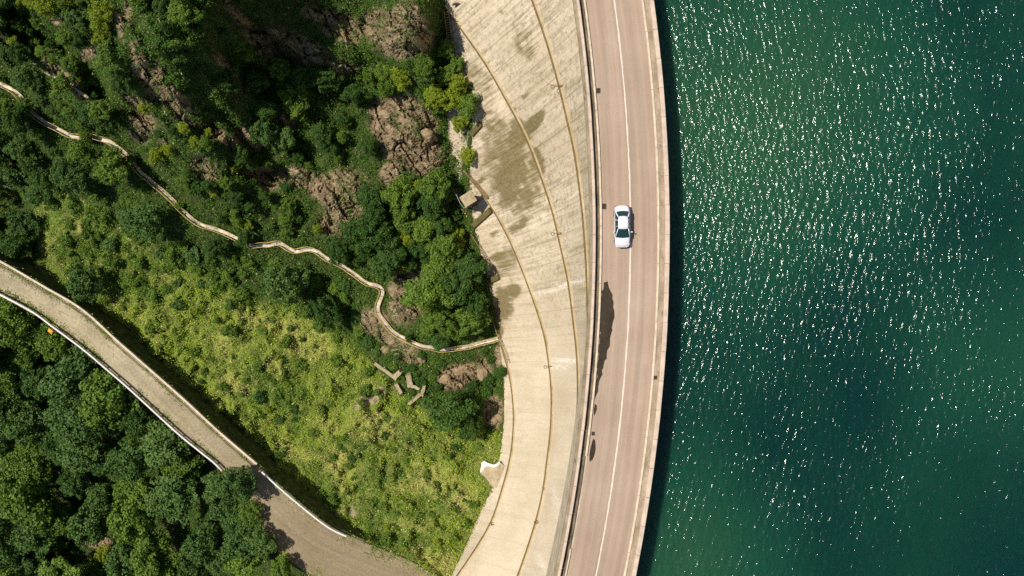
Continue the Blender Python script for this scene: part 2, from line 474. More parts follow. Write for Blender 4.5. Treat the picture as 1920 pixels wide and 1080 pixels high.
def arc_sweep(name, prof, th0=TH0, th1=TH1, n=160, mat=None, parent=None, closed=True):
    """prof: list of (radius, z); UV = (across, along) in metres"""
    th = np.linspace(th0, th1, n)
    pr = np.array(prof)
    k = len(pr)
    v = np.zeros((n, k, 3))
    v[:, :, 0] = CX + pr[None, :, 0] * np.cos(th)[:, None]
    v[:, :, 1] = CY + pr[None, :, 0] * np.sin(th)[:, None]
    v[:, :, 2] = pr[None, :, 1]
    f = []
    idx = np.arange(n * k).reshape(n, k)
    js = range(k) if closed else range(k - 1)
    for j in js:
        j2 = (j + 1) % k
        f.append(np.stack([idx[:-1, j], idx[:-1, j2], idx[1:, j2], idx[1:, j]], -1))
    me = np_mesh(name, v.reshape(-1, 3), np.concatenate(f))
    if closed and False: pass
    uv = me.uv_layers.new(name="UVMap")
    li = np.zeros(len(me.loops), np.int32); me.loops.foreach_get("vertex_index", li)
    acr = np.tile(pr[:, 0] - RC, n); alo = np.repeat(th * RC, k)
    uvd = np.stack([acr[li], alo[li]], -1).astype(np.float32)
    uv.data.foreach_set("uv", uvd.ravel())
    bm = bmesh.new(); bm.from_mesh(me); bmesh.ops.recalc_face_normals(bm, faces=bm.faces[:])
    if not closed:
        bm.normal_update()
        if sum(fc.normal.z for fc in bm.faces) < 0: bmesh.ops.reverse_faces(bm, faces=bm.faces[:])
    bm.to_mesh(me); bm.free()
    return link(name, me, mat, parent)

def arc_blocks(name, r0, r1, z0, z1, seg_len, gap, mat, parent, th0=TH0, th1=TH1):
    """a wall along the arc cast in lengths with open joints, edges slightly chamfered"""
    bm = bmesh.new()
    n = int((th1 - th0) * RC / seg_len)
    for i in range(n):
        a0 = th0 + (th1 - th0) * i / n + gap / RC / 2
        a1 = th0 + (th1 - th0) * (i + 1) / n - gap / RC / 2
        ch = 0.03
        jr = random.uniform(-0.012, 0.012); jz = random.uniform(-0.012, 0.012)
        prof = [(r0 + jr, z0), (r0 + jr, z1 + jz - ch), (r0 + jr + ch, z1 + jz), (r1 + jr - ch, z1 + jz), (r1 + jr, z1 + jz - ch), (r1 + jr, z0)]
        rings = []
        for k in range(4):
            a = a0 + (a1 - a0) * k / 3
            rings.append([bm.verts.new((CX + r * math.cos(a), CY + r * math.sin(a), z)) for r, z in prof])
        for A, B in zip(rings, rings[1:]):
            for j in range(len(prof)):
                bm.faces.new((A[j], A[(j + 1) % len(prof)], B[(j + 1) % len(prof)], B[j]))
        bm.faces.new(rings[0]); bm.faces.new(rings[-1][::-1])
    return bm_obj(name, bm, mat, parent)

# road sheet, centre line
road = arc_sweep("dam_road", [(rad(-53, 0), 0.0), (rad(-18, 0), 0.02), (rad(0, 0), 0.03), (rad(20, 0), 0.02), (rad(51, 0), 0.0)], mat=M_ROAD, closed=False)
tag(road, kind='structure')
line = arc_sweep("centre_line", [(rad(-1.15, 0), 0.0345), (rad(1.15, 0), 0.0345)], mat=M_PAINT, closed=False, n=400)
me = line.data   # worn, slightly uneven paint edge
co = np.zeros(len(me.vertices) * 3, np.float32); me.vertices.foreach_get("co", co); co = co.reshape(-1, 3)
co[:, 0] += (vnoise(co[:, 1] * 1.7, co[:, 0] * 0 + np.arange(len(co)) % 2 * 5, 3) - 0.5) * 0.05
me.vertices.foreach_set("co", co.ravel()); me.update()
tag(line, kind='structure')

# dam: the face is lofted through its ledge lines (y, x in photo pixels; z metres)
def fx(tab):
    ys = np.array([a for a, _ in tab], float); xs = np.array([b for _, b in tab], float)
    def f(y):
        y = np.asarray(y, float)
        r = np.interp(y, ys, xs)
        sl0 = (xs[1] - xs[0]) / (ys[1] - ys[0]); sl1 = (xs[-1] - xs[-2]) / (ys[-1] - ys[-2])
        r = np.where(y < ys[0], xs[0] + sl0 * (y - ys[0]), r)
        r = np.where(y > ys[-1], xs[-1] + sl1 * (y - ys[-1]), r)
        return r
    def g(y):   # smoothed
        y = np.asarray(y, float)
        return sum(f(y + d) * w for d, w in ((-36, .12), (-18, .22), (0, .32), (18, .22), (36, .12)))
    return g
def xcrest(y): return 1182 - 76 - 1.57e-4 * (np.asarray(y, float) - 440) ** 2
X1 = fx([(-200, 925), (0, 1003), (75, 1029), (160, 1053), (290, 1083), (400, 1097), (500, 1104), (640, 1108), (1200, 1040)])
X2 = fx([(-200, 700), (0, 829), (10, 838), (118, 915), (250, 988), (312, 1012), (395, 1040), (530, 1070), (665, 1086), (740, 1088), (810, 1084), (900, 1072), (960, 1061), (1080, 1034), (1200, 1000)])
X3 = fx([(-200, 440), (0, 615), (120, 715), (250, 812), (325, 877), (370, 916), (450, 960), (540, 996), (627, 1025), (715, 1037), (760, 1038), (810, 1036), (935, 1020), (1000, 1002), (1080, 975), (1200, 925)])
X4 = fx([(-200, 200), (0, 420), (250, 660), (430, 805), (510, 870), (590, 922), (632, 938), (702, 959), (760, 966), (810, 966), (867, 959), (982, 925), (1080, 862), (1200, 760)])
ZC, Z1, Z2, Z3, Z4, Z5 = -0.35, -6.0, -15.0, -24.0, -32.0, -50.0
JUNC = [(-200, 760), (-60, 812), (0, 838), (60, 846), (130, 852), (200, 885), (240, 888), (330, 880), (400, 886), (440, 893), (520, 915), (580, 929), (640, 936), (700, 945), (790, 946), (840, 941), (870, 934), (915, 930), (940, 908), (1000, 885), (1040, 866), (1080, 846), (1200, 790), (1500, 600)]
jx = fx(JUNC)
ys = np.concatenate([np.arange(-420, -60, 12.0), np.arange(-60, 1140, 3.0), np.arange(1140, 1520, 12.0)])
xc = xcrest(ys)
x1 = np.minimum(X1(ys), xc - 1.0)
x2 = np.minimum(X2(ys), x1 - 1.5)
x3 = np.minimum(X3(ys), x2 - 2.5)
x4 = np.minimum(X4(ys), x3 - 6.0)
x5 = x4 - 160.0
rows_x = []; rows_z = []
SUB = 14
lv = [(xc, ZC), (x1, Z1), (x2, Z2), (x3, Z3), (x4, Z4), (x5, Z5)]
for (xa, za), (xb, zb) in zip(lv, lv[1:]):
    for s in range(SUB):
        f = s / SUB
        rows_x.append(xa * (1 - f) + xb * f); rows_z.append(za * (1 - f) + zb * f)
rows_x.append(x5); rows_z.append(Z5)
RX = np.array(rows_x); RZ = np.array(rows_z)                          # (nr, ny)
RZf = np.repeat(RZ[:, None], len(ys), 1)
fv = Pn(RX, np.repeat(ys[None], len(RX), 0), RZf)
dam = empty("arch_dam", (rad(0, 0) + CX, CY, -60))
tag(dam, "cream concrete arch dam carrying the pink road between the wooded gorge and green lake", "dam")
dam_inv = Matrix.Translation(-Vector(dam.location))
def to_dam(o):
    o.parent = dam; o.matrix_parent_inverse = dam_inv
    return o
me = np_mesh("downstream_face", fv.reshape(-1, 3), grid_faces(*RX.shape), True)
seg = np.linalg.norm(np.diff(fv, axis=0), axis=-1)
vv = np.concatenate([np.zeros((1, len(ys))), np.cumsum(seg, 0)], 0)
sega = np.linalg.norm(np.diff(fv[SUB * 2], axis=0), axis=-1)
YYa = np.repeat(ys[None], len(RX), 0)
lean = np.interp(YYa, [-300, 0, 250, 420, 520, 640, 800, 1000, 1300], [.95, .9, .75, .5, .28, .05, -.10, -.25, -.35])   # the lifts fan out down the face
uu = (YYa - lean * (xc[None] - RX)) * S * 1.15
uvl = me.uv_layers.new(name="UVMap")
li = np.zeros(len(me.loops), np.int32); me.loops.foreach_get("vertex_index", li)
uvl.data.foreach_set("uv", np.stack([uu.ravel()[li], vv.ravel()[li]], -1).astype(np.float32).ravel())
YY = np.repeat(ys[None], len(RX), 0)
def blob(px, py, cx, cy, rx, ry, rot=0.0):
    c, s = math.cos(R_(rot)), math.sin(R_(rot))
    dx, dy = px - cx, py - cy
    a = (dx * c + dy * s) / rx; b = (-dx * s + dy * c) / ry
    return np.clip(1.25 - np.hypot(a, b), 0, 1)
alg = np.zeros_like(RX)
for b in [(972, 262, 24, 30, 20, 1.0), (968, 315, 30, 55, -12, .85), (955, 352, 32, 40, 0, .9), (1000, 232, 14, 40, 40, .8), (985, 385, 40, 22, -30, .55), (975, 420, 45, 18, -38, .6), (965, 330, 80, 120, -14, .56), (930, 250, 55, 95, -25, .46), (1005, 300, 24, 75, -16, .55), (900, 150, 45, 85, -30, .40), (985, 80, 50, 90, -20, .36), (950, 490, 50, 50, -20, .5), (930, 590, 26, 50, -10, .55),
          (905, 405, 24, 9, -45, .8), (880, 235, 14, 14, 0, .6), (915, 300, 40, 8, -48, .5), (890, 380, 20, 10, -40, .6), (945, 570, 22, 40, -15, .85), (960, 545, 22, 20, 0, .7), (935, 620, 14, 24, 0, .7),
          (1000, 225, 26, 9, -45, .9), (975, 250, 18, 40, -20, .9), (925, 440, 20, 8, -45, .6), (900, 340, 30, 6, -48, .6), (870, 180, 14, 30, 0, .4), (915, 200, 12, 40, -30, .35), (945, 30, 10, 40, -25, .4), (1030, 150, 6, 50, -18, .35), (985, 180, 24, 7, -45, .5), (930, 480, 30, 12, -40, .5), (960, 200, 10, 30, -25, .45), (945, 510, 20, 16, -30, .5), (975, 60, 12, 40, -20, .35), (905, 60, 60, 6, -45, .35), (940, 95, 60, 5, -45, .3)]:
    alg = np.maximum(alg, blob(RX, YY, *b[:5]) * b[5])
alg = smooth(0.12, 0.80, alg * (0.45 + 1.15 * fbm(RX / 9.0, YY / 16.0, 4, 5)))
# grime runs below each ledge
lim = np.zeros_like(RX)
for b in [(1060, 676, 34, 5, 2, 1.0), (1050, 688, 22, 8, 0, .6), (1072, 530, 36, 4, -14, 1.0), (1030, 545, 40, 4, -10, .6), (1095, 682, 10, 4, 10, .8), (1045, 940, 10, 40, -22, .4), (1055, 985, 12, 40, -20, .35), (1018, 1060, 8, 26, -30, .5), (1080, 363, 18, 2.5, -35, .7), (1018, 405, 5, 10, -20, .5), (1005, 425, 12, 4, -30, .5)]:
    lim = np.maximum(lim, blob(RX, YY, *b[:5]) * b[5])
gr = 1 - smooth(380, 640, YY - 0.5 * (RX - 950))
gr = np.clip(gr * 1.05 + 0.35 * smooth(70, 0, np.abs(RX - jx(YY))) + 0.1, 0, 1)
gr *= 0.35 + 0.95 * fbm(RX / 55.0, YY / 55.0, 3, 9)
attr_color(me, "stain", np.stack([alg, lim, np.clip(gr, 0, 1)], -1).reshape(-1, 3))
to_dam(link("downstream_face", me, M_DAM))
PZ = 0.6
RL_OUT = rad(-76, ZC); RR_OUT = rad(74, PZ)
to_dam(arc_sweep("crest_deck", [(RL_OUT + .25, -0.06), (RR_OUT - 0.02, -0.06), (RR_OUT - 0.02, -60), (RL_OUT + 4.0, -60), (RL_OUT + .25, -2.0)], mat=M_DAM2))
to_dam(arc_sweep("cornice", [(RL_OUT - 0.06, -0.45), (RL_OUT - 0.06, -0.12), (rad(-69, PZ) + 0.03, -0.04), (rad(-69, PZ) + 0.03, -0.45)], mat=M_CORN))
to_dam(arc_blocks("parapet", rad(-70, PZ), rad(-65, PZ), -0.05, PZ, 3.0, 0.03, M_COPING, None))
to_dam(arc_blocks("parapet", rad(66, PZ), rad(74, PZ), -0.05, PZ, 3.0, 0.03, M_COPING, None))
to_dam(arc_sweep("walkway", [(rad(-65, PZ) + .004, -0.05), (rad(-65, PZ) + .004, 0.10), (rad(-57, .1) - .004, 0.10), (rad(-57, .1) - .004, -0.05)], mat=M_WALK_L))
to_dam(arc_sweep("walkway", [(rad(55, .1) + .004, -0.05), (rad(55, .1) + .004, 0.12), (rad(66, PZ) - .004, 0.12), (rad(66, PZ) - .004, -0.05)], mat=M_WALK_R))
to_dam(arc_blocks("kerb", rad(-57, .15), rad(-53, .15), -0.05, 0.17, 6.0, 0.03, M_KERB, None, th0=-0.133))
to_dam(arc_blocks("kerb", rad(-57, .15), rad(-54, .15), -0.05, 0.15, 5.0, 0.03, M_KERB, None, th0=-0.170, th1=-0.143))
to_dam(arc_blocks("kerb", rad(-57, .15), rad(-54, .15), -0.05, 0.15, 3.0, 0.03, M_KERB, None, th0=-0.206, th1=-0.189))
to_dam(arc_blocks("kerb", rad(51, .15), rad(55, .15), -0.05, 0.18, 6.0, 0.03, M_KERB, None))

LEDGES = {}
for nm, X, z, y0, y1, w, lo in (("a", X1, Z1, -200, 640, 0.36, 0.28), ("b", X2, Z2, -40, 1150, 0.34, 0.3), ("c", X3, Z3, 318, 1150, 0.34, 0.3), ("d", X4, Z4, 588, 1150, 0.30, 0.3)):
    yy = np.arange(y0, y1, 8.0)
    xx = X(yy) if nm == 'a' else np.minimum(X(yy), xcrest(yy) - 2.0)
    pts = [P(a, b, z) for a, b in zip(xx, yy)]
    LEDGES[nm] = (xx, yy, z)
    bm = bmesh.new()
    bm_ribbon(bm, pts, [(0.30, -lo), (0.30, 0.06), (-w * 0.75, 0.12), (-w * 0.75, -lo)])   # travelling down the photo: left of travel = +x (into the wall)
    lg = to_dam(bm_obj("ledge", bm, M_LEDGE))
    bm = bmesh.new()
    bm_ribbon(bm, pts, [(-w * 0.75 - .004, -0.16), (-w * 0.75 - .004, 0.22), (-w * 0.75 - 0.13, 0.22), (-w * 0.75 - 0.13, -0.16)])
    ed = bm_obj("edge_lip", bm, M_LEDGE_EDGE)
    ed.parent = lg

# ------------------------------------------------------------------ water
WZ = -3.6
rr_ = np.concatenate([np.arange(RR_OUT - 1.2, RR_OUT + 48, 0.08), RR_OUT + 48 + np.cumsum(0.2 * 1.12 ** np.arange(48))])
sw_ = np.cumsum(0.2 * 1.12 ** np.arange(44))
arc_ = np.concatenate([-(36 + sw_)[::-1], np.arange(-36, 36.01, 0.10), 36 + sw_])
RRw, TTw = np.meshgrid(rr_, arc_ / RC, indexing='ij')
wx = CX + RRw * np.cos(TTw); wy = CY + RRw * np.sin(TTw)
wh = np.zeros_like(wx)
rw_ = np.random.default_rng(5)
gust = 0.62 + 0.76 * smooth(.25, .75, fbm(wx / 8.0, wy / 13.0, 3, 201))
for k in range(52):
    lam = 0.30 * (4.2 ** (rw_.random() ** 1.3))
    ang = rw_.normal() * 0.34 + 0.06
    kk = 2 * math.pi / lam
    ph = rw_.random() * 6.28
    dx_ = (vnoise(wx / 2.3 + k, wy / 3.1, 300 + k) - .5) * 2.2
    wave = np.sin(kk * (wx * math.cos(ang) + wy * math.sin(ang)) + ph + dx_)
    wh += WAMP * (lam / 0.8) ** 0.9 * wave * (0.4 + 1.2 * vnoise(wx / 3.0 + 7 * k, wy / 4.5, 400 + k))
shelter = 0.55 + 0.65 * smooth(44, 0, RRw - RR_OUT) * (0.50 + 0.50 * smooth(-26, 16, wy)) + 0.15 * (fbm(wx / 22.0, wy / 30.0, 2, 207) - .5)
wh = wh * gust * shelter
far = smooth(60, 40, RRw - RR_OUT) * smooth(44, 37, np.abs(TTw * RC))
wh = wh * (0.25 + 0.75 * far) * smooth(52, 47, RRw - RR_OUT) * smooth(40, 35.5, np.abs(TTw * RC))
me = np_mesh("water", np.stack([wx, wy, WZ + wh], -1).reshape(-1, 3), grid_faces(*wx.shape), True)
bm = bmesh.new(); bm.from_mesh(me); bm.normal_update()
bm.faces.ensure_lookup_table()
if bm.faces[0].normal.z < 0: bmesh.ops.reverse_faces(bm, faces=bm.faces[:])
bm.to_mesh(me); bm.free()
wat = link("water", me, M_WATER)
wat.name = "water"
tag(wat, kind='structure')

# ------------------------------------------------------------------ hillside
ROAD_NE = [(-140, 420), (-60, 462), (0, 491), (85, 540), (155, 582), (220, 640), (277, 690), (345, 750), (410, 810), (480, 870), (530, 915), (580, 957), (620, 987), (655, 1004), (680, 1015), (730, 1035), (780, 1057), (830, 1092), (870, 1130)]
ROAD_SW = [(-140, 474), (-60, 518), (0, 549), (65, 584), (105, 613), (160, 654), (205, 692), (250, 731), (335, 809), (380, 846), (415, 876), (450, 925), (482, 985), (512, 1022), (555, 1060), (600, 1085), (650, 1120), (720, 1170), (780, 1220)]
ROAD_Z = -32.0
PATH = [(-80, 112, -24.5), (0, 156, -25), (32, 174, -25.3), (72, 222, -26), (105, 243, -26.2), (143, 257, -26.5), (176, 259, -26.8), (210, 269, -27), (240, 291, -27.2), (262, 322, -27.6), (296, 350, -28), (328, 377, -28.4), (345, 397, -28.6), (378, 421, -29), (425, 438, -29.2), (470, 460, -29.4), (500, 461, -29.6), (525, 458, -29.7), (553, 472, -29.9), (587, 470, -30), (615, 488, -30.2), (650, 505, -30.5), (690, 530, -30.8), (716, 544, -31), (710, 582, -31.2), (722, 602, -31.4), (741, 622, -31.6), (775, 644, -31.8), (815, 654, -32), (860, 653, -32), (900, 645, -31.9), (934, 633, -31.8)]
PATH_S = resample(PATH, 8.0)
NE_S = resample(ROAD_NE, 10.0); SW_S = resample(ROAD_SW, 10.0)
ROADPOLY = [tuple(p) for p in NE_S] + [tuple(p) for p in SW_S[::-1]]

CTRL = [(-300, -300, -8), (0, 0, -15), (-150, 60, -20), (100, 20, -13), (60, 110, -20), (140, 150, -19), (190, 40, -10), (230, 80, -8), (280, -20, -4), (300, 60, -5), (330, 130, -9), (250, 180, -16), (260, 250, -22), (350, 250, -19),
        (420, 20, -7), (430, 100, -13.5), (480, 60, -15), (520, 20, -13), (520, 120, -21), (420, 220, -19), (430, 300, -23), (480, 200, -22.5), (600, 130, -20.5), (600, 60, -18.5), (560, 220, -25), (600, 330, -27.5), (640, 200, -24), (650, 80, -18), (700, 40, -16), (740, 30, -10), (790, 20, -9), (780, 90, -12), (815, 60, -13), (835, 70, -19),
        (690, 150, -24), (720, 190, -21), (780, 190, -18), (760, 260, -20), (830, 220, -21), (840, 300, -24), (700, 300, -25), (640, 390, -28), (560, 380, -29), (520, 330, -28), (480, 400, -28.5), (740, 400, -28), (820, 400, -28), (880, 430, -29), (700, 480, -29.5), (780, 520, -29), (760, 580, -29.5), (860, 560, -30), (910, 560, -31),
        (380, 350, -25), (300, 300, -24), (850, 130, -19),
        # slope under the path
        (0, 260, -30), (60, 300, -31), (120, 350, -32), (200, 400, -32), (300, 470, -32), (400, 520, -32), (540, 540, -32.5), (650, 580, -32.5), (700, 660, -33.5), (800, 700, -34), (900, 700, -34), (940, 760, -35),
        (110, 450, -35), (200, 520, -35.5), (300, 620, -36), (400, 700, -36.5), (500, 720, -36), (600, 700, -35), (600, 850, -36.5), (500, 830, -37.5), (700, 800, -35.5), (800, 820, -35.5), (900, 840, -35.5), (700, 950, -36), (800, 980, -35), (860, 960, -34.5), (800, 1040, -33.5), (840, 1100, -33), (760, 1020, -33.6), (900, 900, -35),
        (120, 530, -35.8), (220, 610, -36.6), (300, 690, -36.8), (400, 775, -37), (500, 865, -36.6), (590, 935, -37), (660, 990, -35),
        (30, 380, -44), (20, 460, -41), (-80, 380, -46), (50, 520, -38.5), (-150, 200, -33),
        # valley under the lower road
        (0, 620, -40), (100, 680, -42), (200, 780, -43), (300, 860, -43), (400, 940, -41), (470, 1010, -38), (540, 1080, -36), (0, 800, -46), (100, 900, -48), (250, 960, -48), (150, 1005, -53), (60, 990, -53), (250, 1030, -53), (330, 1060, -50), (0, 1100, -50), (150, 1120, -50), (450, 1120, -43), (-200, 700, -42), (-200, 1000, -52), (-300, 1300, -50), (300, 1300, -50), (700, 1300, -42), (600, 1180, -38),
        (1000, 1000, -38), (960, 760, -37), (1000, 500, -35), (960, 400, -33), (920, 250, -28), (900, 100, -22), (900, -100, -16), (850, -250, -8), (600, -250, -14), (300, -250, 0), (880, 1180, -34), (900, 1400, -36)]
CA = np.array(CTRL, float)
def tps_k(r2): return 0.5 * r2 * np.log(r2 + 1e-9)
sc_ = 1 / 500.0
cxy = CA[:, :2] * sc_
K = tps_k(((cxy[:, None] - cxy[None]) ** 2).sum(-1)) + np.eye(len(CA)) * 0.0008
Pm = np.concatenate([np.ones((len(CA), 1)), cxy], 1)
A = np.block([[K, Pm], [Pm.T, np.zeros((3, 3))]])
W = np.linalg.solve(A, np.concatenate([CA[:, 2], np.zeros(3)]))
def tps(px, py):
    q = np.stack([np.asarray(px, float).ravel() * sc_, np.asarray(py, float).ravel() * sc_], -1)
    out = np.zeros(len(q))
    for i in range(0, len(q), 20000):
        qq = q[i:i + 20000]
        out[i:i + 20000] = tps_k(((qq[:, None] - cxy[None]) ** 2).sum(-1)) @ W[:-3] + W[-3] + qq @ W[-2:]
    return out.reshape(np.shape(px))

ROCKS = [(760, 60, 62, 70, 0, 1.0), (700, 55, 40, 45, 20, .8), (650, 45, 40, 22, 30, .8), (640, 125, 60, 18, 10, .6), (760, 245, 78, 68, 20, 1.0), (800, 300, 60, 40, 0, .9), (735, 320, 40, 30, 0, .7), (720, 205, 40, 30, 0, .9), (640, 370, 75, 70, 30, .75), (620, 420, 30, 30, 0, .8), (470, 60, 90, 16, 50, .85), (560, 90, 80, 36, 20, .85), (600, 30, 60, 26, 10, .8), (640, 60, 60, 26, 20, .9), (420, 120, 60, 10, 48, .7), (540, 220, 40, 50, 0, .4),
         (760, 560, 45, 62, 10, 1.0), (700, 600, 35, 40, 0, .9), (740, 640, 50, 18, 20, .7), (860, 700, 62, 34, -15, 1.0), (770, 665, 50, 24, 0, .8), (925, 775, 20, 40, 0, .9), (900, 690, 35, 30, 20, .9), (935, 670, 10, 30, 0, .8),
         (265, 130, 26, 70, -25, .7), (225, 50, 14, 50, -10, .75), (270, 235, 50, 40, 30, .7), (350, 225, 80, 14, 38, .7), (390, 320, 60, 22, 42, .75), (300, 260, 50, 20, 20, .5), (120, 150, 90, 8, 38, .6), (20, 85, 50, 10, 35, .6), (170, 90, 30, 30, 0, .5), (100, 125, 70, 10, 36, .8), (60, 200, 40, 8, 36, .6), (330, 180, 60, 14, 42, .8), (300, 150, 14, 50, -20, .7), (240, 20, 12, 40, 0, .8), (160, 180, 60, 12, 36, .6), (420, 260, 50, 12, 45, .7), (90, 30, 40, 10, 30, .6), (250, 190, 40, 12, 40, .6), (500, 330, 44, 40, 30, .6), (470, 260, 50, 30, 20, .7), (560, 330, 40, 30, 0, .6), (30, 490, 50, 24, 30, .8), (80, 520, 40, 16, 40, .8), (150, 1008, 90, 16, 8, .9), (40, 1000, 40, 22, 0, .8), (280, 1030, 60, 14, 0, .8), (540, 1030, 30, 20, 50, .4)]
DRY = [(640, 870, 40, 40, 0, .9), (560, 850, 50, 14, 20, .9), (620, 800, 30, 20, 0, .5), (640, 900, 14, 40, -20, .9), (480, 600, 40, 18, 30, .6), (440, 720, 40, 20, 30, .7), (560, 640, 60, 40, 20, .7), (700, 800, 60, 40, 0, .6), (800, 900, 70, 30, 0, .5), (870, 930, 40, 24, -30, .7), (800, 1040, 40, 16, 30, .9), (840, 1060, 24, 24, 0, .9), (310, 520, 16, 10, 20, .9), (150, 425, 8, 22, -20, .8), (180, 400, 30, 8, 20, .6), (420, 640, 16, 24, 0, .6), (520, 680, 40, 30, 10, .6), (270, 600, 20, 8, 30, .7), (760, 980, 40, 20, 0, .5)]
SCREE = [(700, 745, 46, 16, -25, .9), (745, 725, 30, 12, 0, .5), (665, 965, 14, 26, -30, .6)]
def zones(px, py):
    px = np.asarray(px, float); py = np.asarray(py, float)
    w = (fbm(px / 38.0, py / 38.0, 4, 21) - 0.5)
    rk = np.zeros(px.shape); dr = np.zeros(px.shape); sc = np.zeros(px.shape)
    for b in ROCKS: rk = np.maximum(rk, blob(px, py, *b[:5]) * b[5])
    for b in DRY: dr = np.maximum(dr, blob(px, py, *b[:5]) * b[5])
    for b in SCREE: sc = np.maximum(sc, blob(px, py, *b[:5]) * b[5])
    rk = smooth(0.25, 0.55, rk + w * 0.9)
    dr = np.clip(dr + w * 0.8, 0, 1)
    sc = smooth(0.3, 0.6, sc + w * 0.8)
    return rk, dr, sc
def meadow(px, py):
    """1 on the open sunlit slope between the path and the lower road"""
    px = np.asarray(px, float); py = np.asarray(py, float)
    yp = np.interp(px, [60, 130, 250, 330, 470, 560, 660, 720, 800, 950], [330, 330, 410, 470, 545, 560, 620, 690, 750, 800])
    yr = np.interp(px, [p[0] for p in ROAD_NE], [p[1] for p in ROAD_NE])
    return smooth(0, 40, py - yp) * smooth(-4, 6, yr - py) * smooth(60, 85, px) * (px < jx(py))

def hill_z(px, py, detail=True):
    px = np.asarray(px, float); py = np.asarray(py, float)
    z = tps(np.clip(px, -420, 1050), np.clip(py, -350, 1420))
    rk, dr, sc = zones(px, py)
    n = fbm(px / 90.0, py / 90.0, 4, 31) - 0.5
    z = z + n * (1.5 + 2.5 * rk) * (1 - 0.6 * meadow(px, py))
    if detail:
        rg = 1 - np.abs(2 * fbm((px + py) / 46.0, (py - px) / 17.0, 5, 41, 0.6) - 1)
        md_ = meadow(px, py)
        crag = smooth(-10, 60, np.interp(px, [-100, 0, 250, 430, 600, 800], [100, 140, 270, 400, 430, 430]) - py) * smooth(700, 480, px)
        cn = (-.62 * px + .78 * py) / 62.0; ca = (.78 * px + .62 * py) / 210.0
        cr_ = np.abs(2 * fbm(cn + .7 * (fbm(px / 60, py / 60, 2, 63) - .5), ca, 3, 62, .45) - 1)
        z = z + crag * (.25 - cr_) * 8.0
        wq = (fbm(px / 20, py / 20, 3, 44) - .5) * 14
        wa, we = worley((px + py + wq) / 60.0, (py - px + wq) / 24.0, 46); wb_, wf = worley((px + py - wq) / 24.0, (py - px + wq) / 11.0, 48)
        z = z + rk * ((wa - .5) * 1.5 + (wb_ - .5) * .6 - .7 * smooth(.18, 0, we) - .3 * smooth(.2, 0, wf))
        z = z + rk * (rg - 0.7) * 0.7 + (fbm(px / 12.0, py / 12.0, 3, 51) - 0.5) * (0.7 - rk * .2)
        z = z + (1 - rk) * ((smooth(.42, .75, fbm(px / 15.0, py / 15.0, 3, 55)) - .4) * (0.55 + 0.85 * md_ * smooth(.3, .65, fbm(px / 70.0, py / 70.0, 2, 57))) + md_ * (fbm(px / 48.0, py / 48.0, 3, 58) - .5) * 2.0)
    # bench for the path
    d, pos = poly_dist(px, py, [tuple(p) for p in PATH_S])
    pz = np.interp(pos, np.arange(len(PATH_S)), PATH_S[:, 2])
    k = smooth(34, 9, d)
    z = z * (1 - k) + (pz - 0.35) * k
    # stay under the lower road
    inside = in_poly(px, py, ROADPOLY)
    dn, _ = poly_dist(px, py, ROAD_NE); ds, _ = poly_dist(px, py, ROAD_SW)
    z = np.where(inside, np.minimum(z, ROAD_Z - 2.0), z)
    near = smooth(26, 4, np.minimum(dn, ds)) * (px < 640)
    z = np.where(~inside, z * (1 - near) + np.minimum(z, ROAD_Z - 1.2) * near, z)
    endk = smooth(14, 2, dn) * smooth(640, 690, px)
    z = np.where(~inside, z * (1 - endk) + (ROAD_Z - 0.25) * endk, z)
    # along the dam: meet the face at the junction line and dive under it to the right
    j = jx(py)
    xx = [np.minimum(xcrest(py), 2000)]
    fz_j = face_z(j, py)
    kd = smooth(-46, 0, px - j)
    z = z * (1 - kd) + fz_j * kd
    z = np.where(px > j, fz_j - (px - j) * 0.25 - 0.2, z)
    return z

def face_z(px, py):
    px = np.asarray(px, float); py = np.asarray(py, float)
    a = xcrest(py); b = np.minimum(X1(py), a - 1.0); c = np.minimum(X2(py), b - 1.5); d = np.minimum(X3(py), c - 2.5); e = np.minimum(X4(py), d - 6.0); f = e - 160
    out = np.full(px.shape, ZC)
    for (xa, za), (xb, zb) in (((a, ZC), (b, Z1)), ((b, Z1), (c, Z2)), ((c, Z2), (d, Z3)), ((d, Z3), (e, Z4)), ((e, Z4), (f, Z5))):
        t_ = (xa - px) / (xa - xb)
        out = np.where((t_ >= 0) & (t_ <= 1), za + (zb - za) * t_, out)
    return np.where(px < f, Z5, out)

gx = np.concatenate([np.linspace(-2600, -420, 24)[:-1], np.arange(-420, -90, 10.0), np.arange(-90, 1000, 2.6), np.arange(1000, 1060, 10.0)])
gy = np.concatenate([np.linspace(-2600, -320, 24)[:-1], np.arange(-320, -70, 10.0), np.arange(-70, 1150, 2.6), np.arange(1150, 1420, 10.0), np.linspace(1420, 3800, 24)])
GX, GY = np.meshgrid(gx, gy, indexing='ij')
GZ = hill_z(GX, GY)
hv = Pn(GX, GY, GZ)
me = np_mesh("terrain", hv.reshape(-1, 3), grid_faces(*GX.shape)[:, ::-1], True)
rk, dr, sc = zones(GX, GY)
md = meadow(GX, GY)
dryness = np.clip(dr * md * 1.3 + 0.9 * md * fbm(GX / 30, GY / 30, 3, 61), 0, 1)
attr_color(me, "zone", np.stack([rk, dryness, sc], -1).reshape(-1, 3))
fr = 0.25 * (rk[:-1, :-1] + rk[1:, :-1] + rk[:-1, 1:] + rk[1:, 1:]).ravel()
me.polygons.foreach_set("use_smooth", fr < 0.45)
hill = link("terrain", me, M_HILL)
tag(hill, kind='structure')

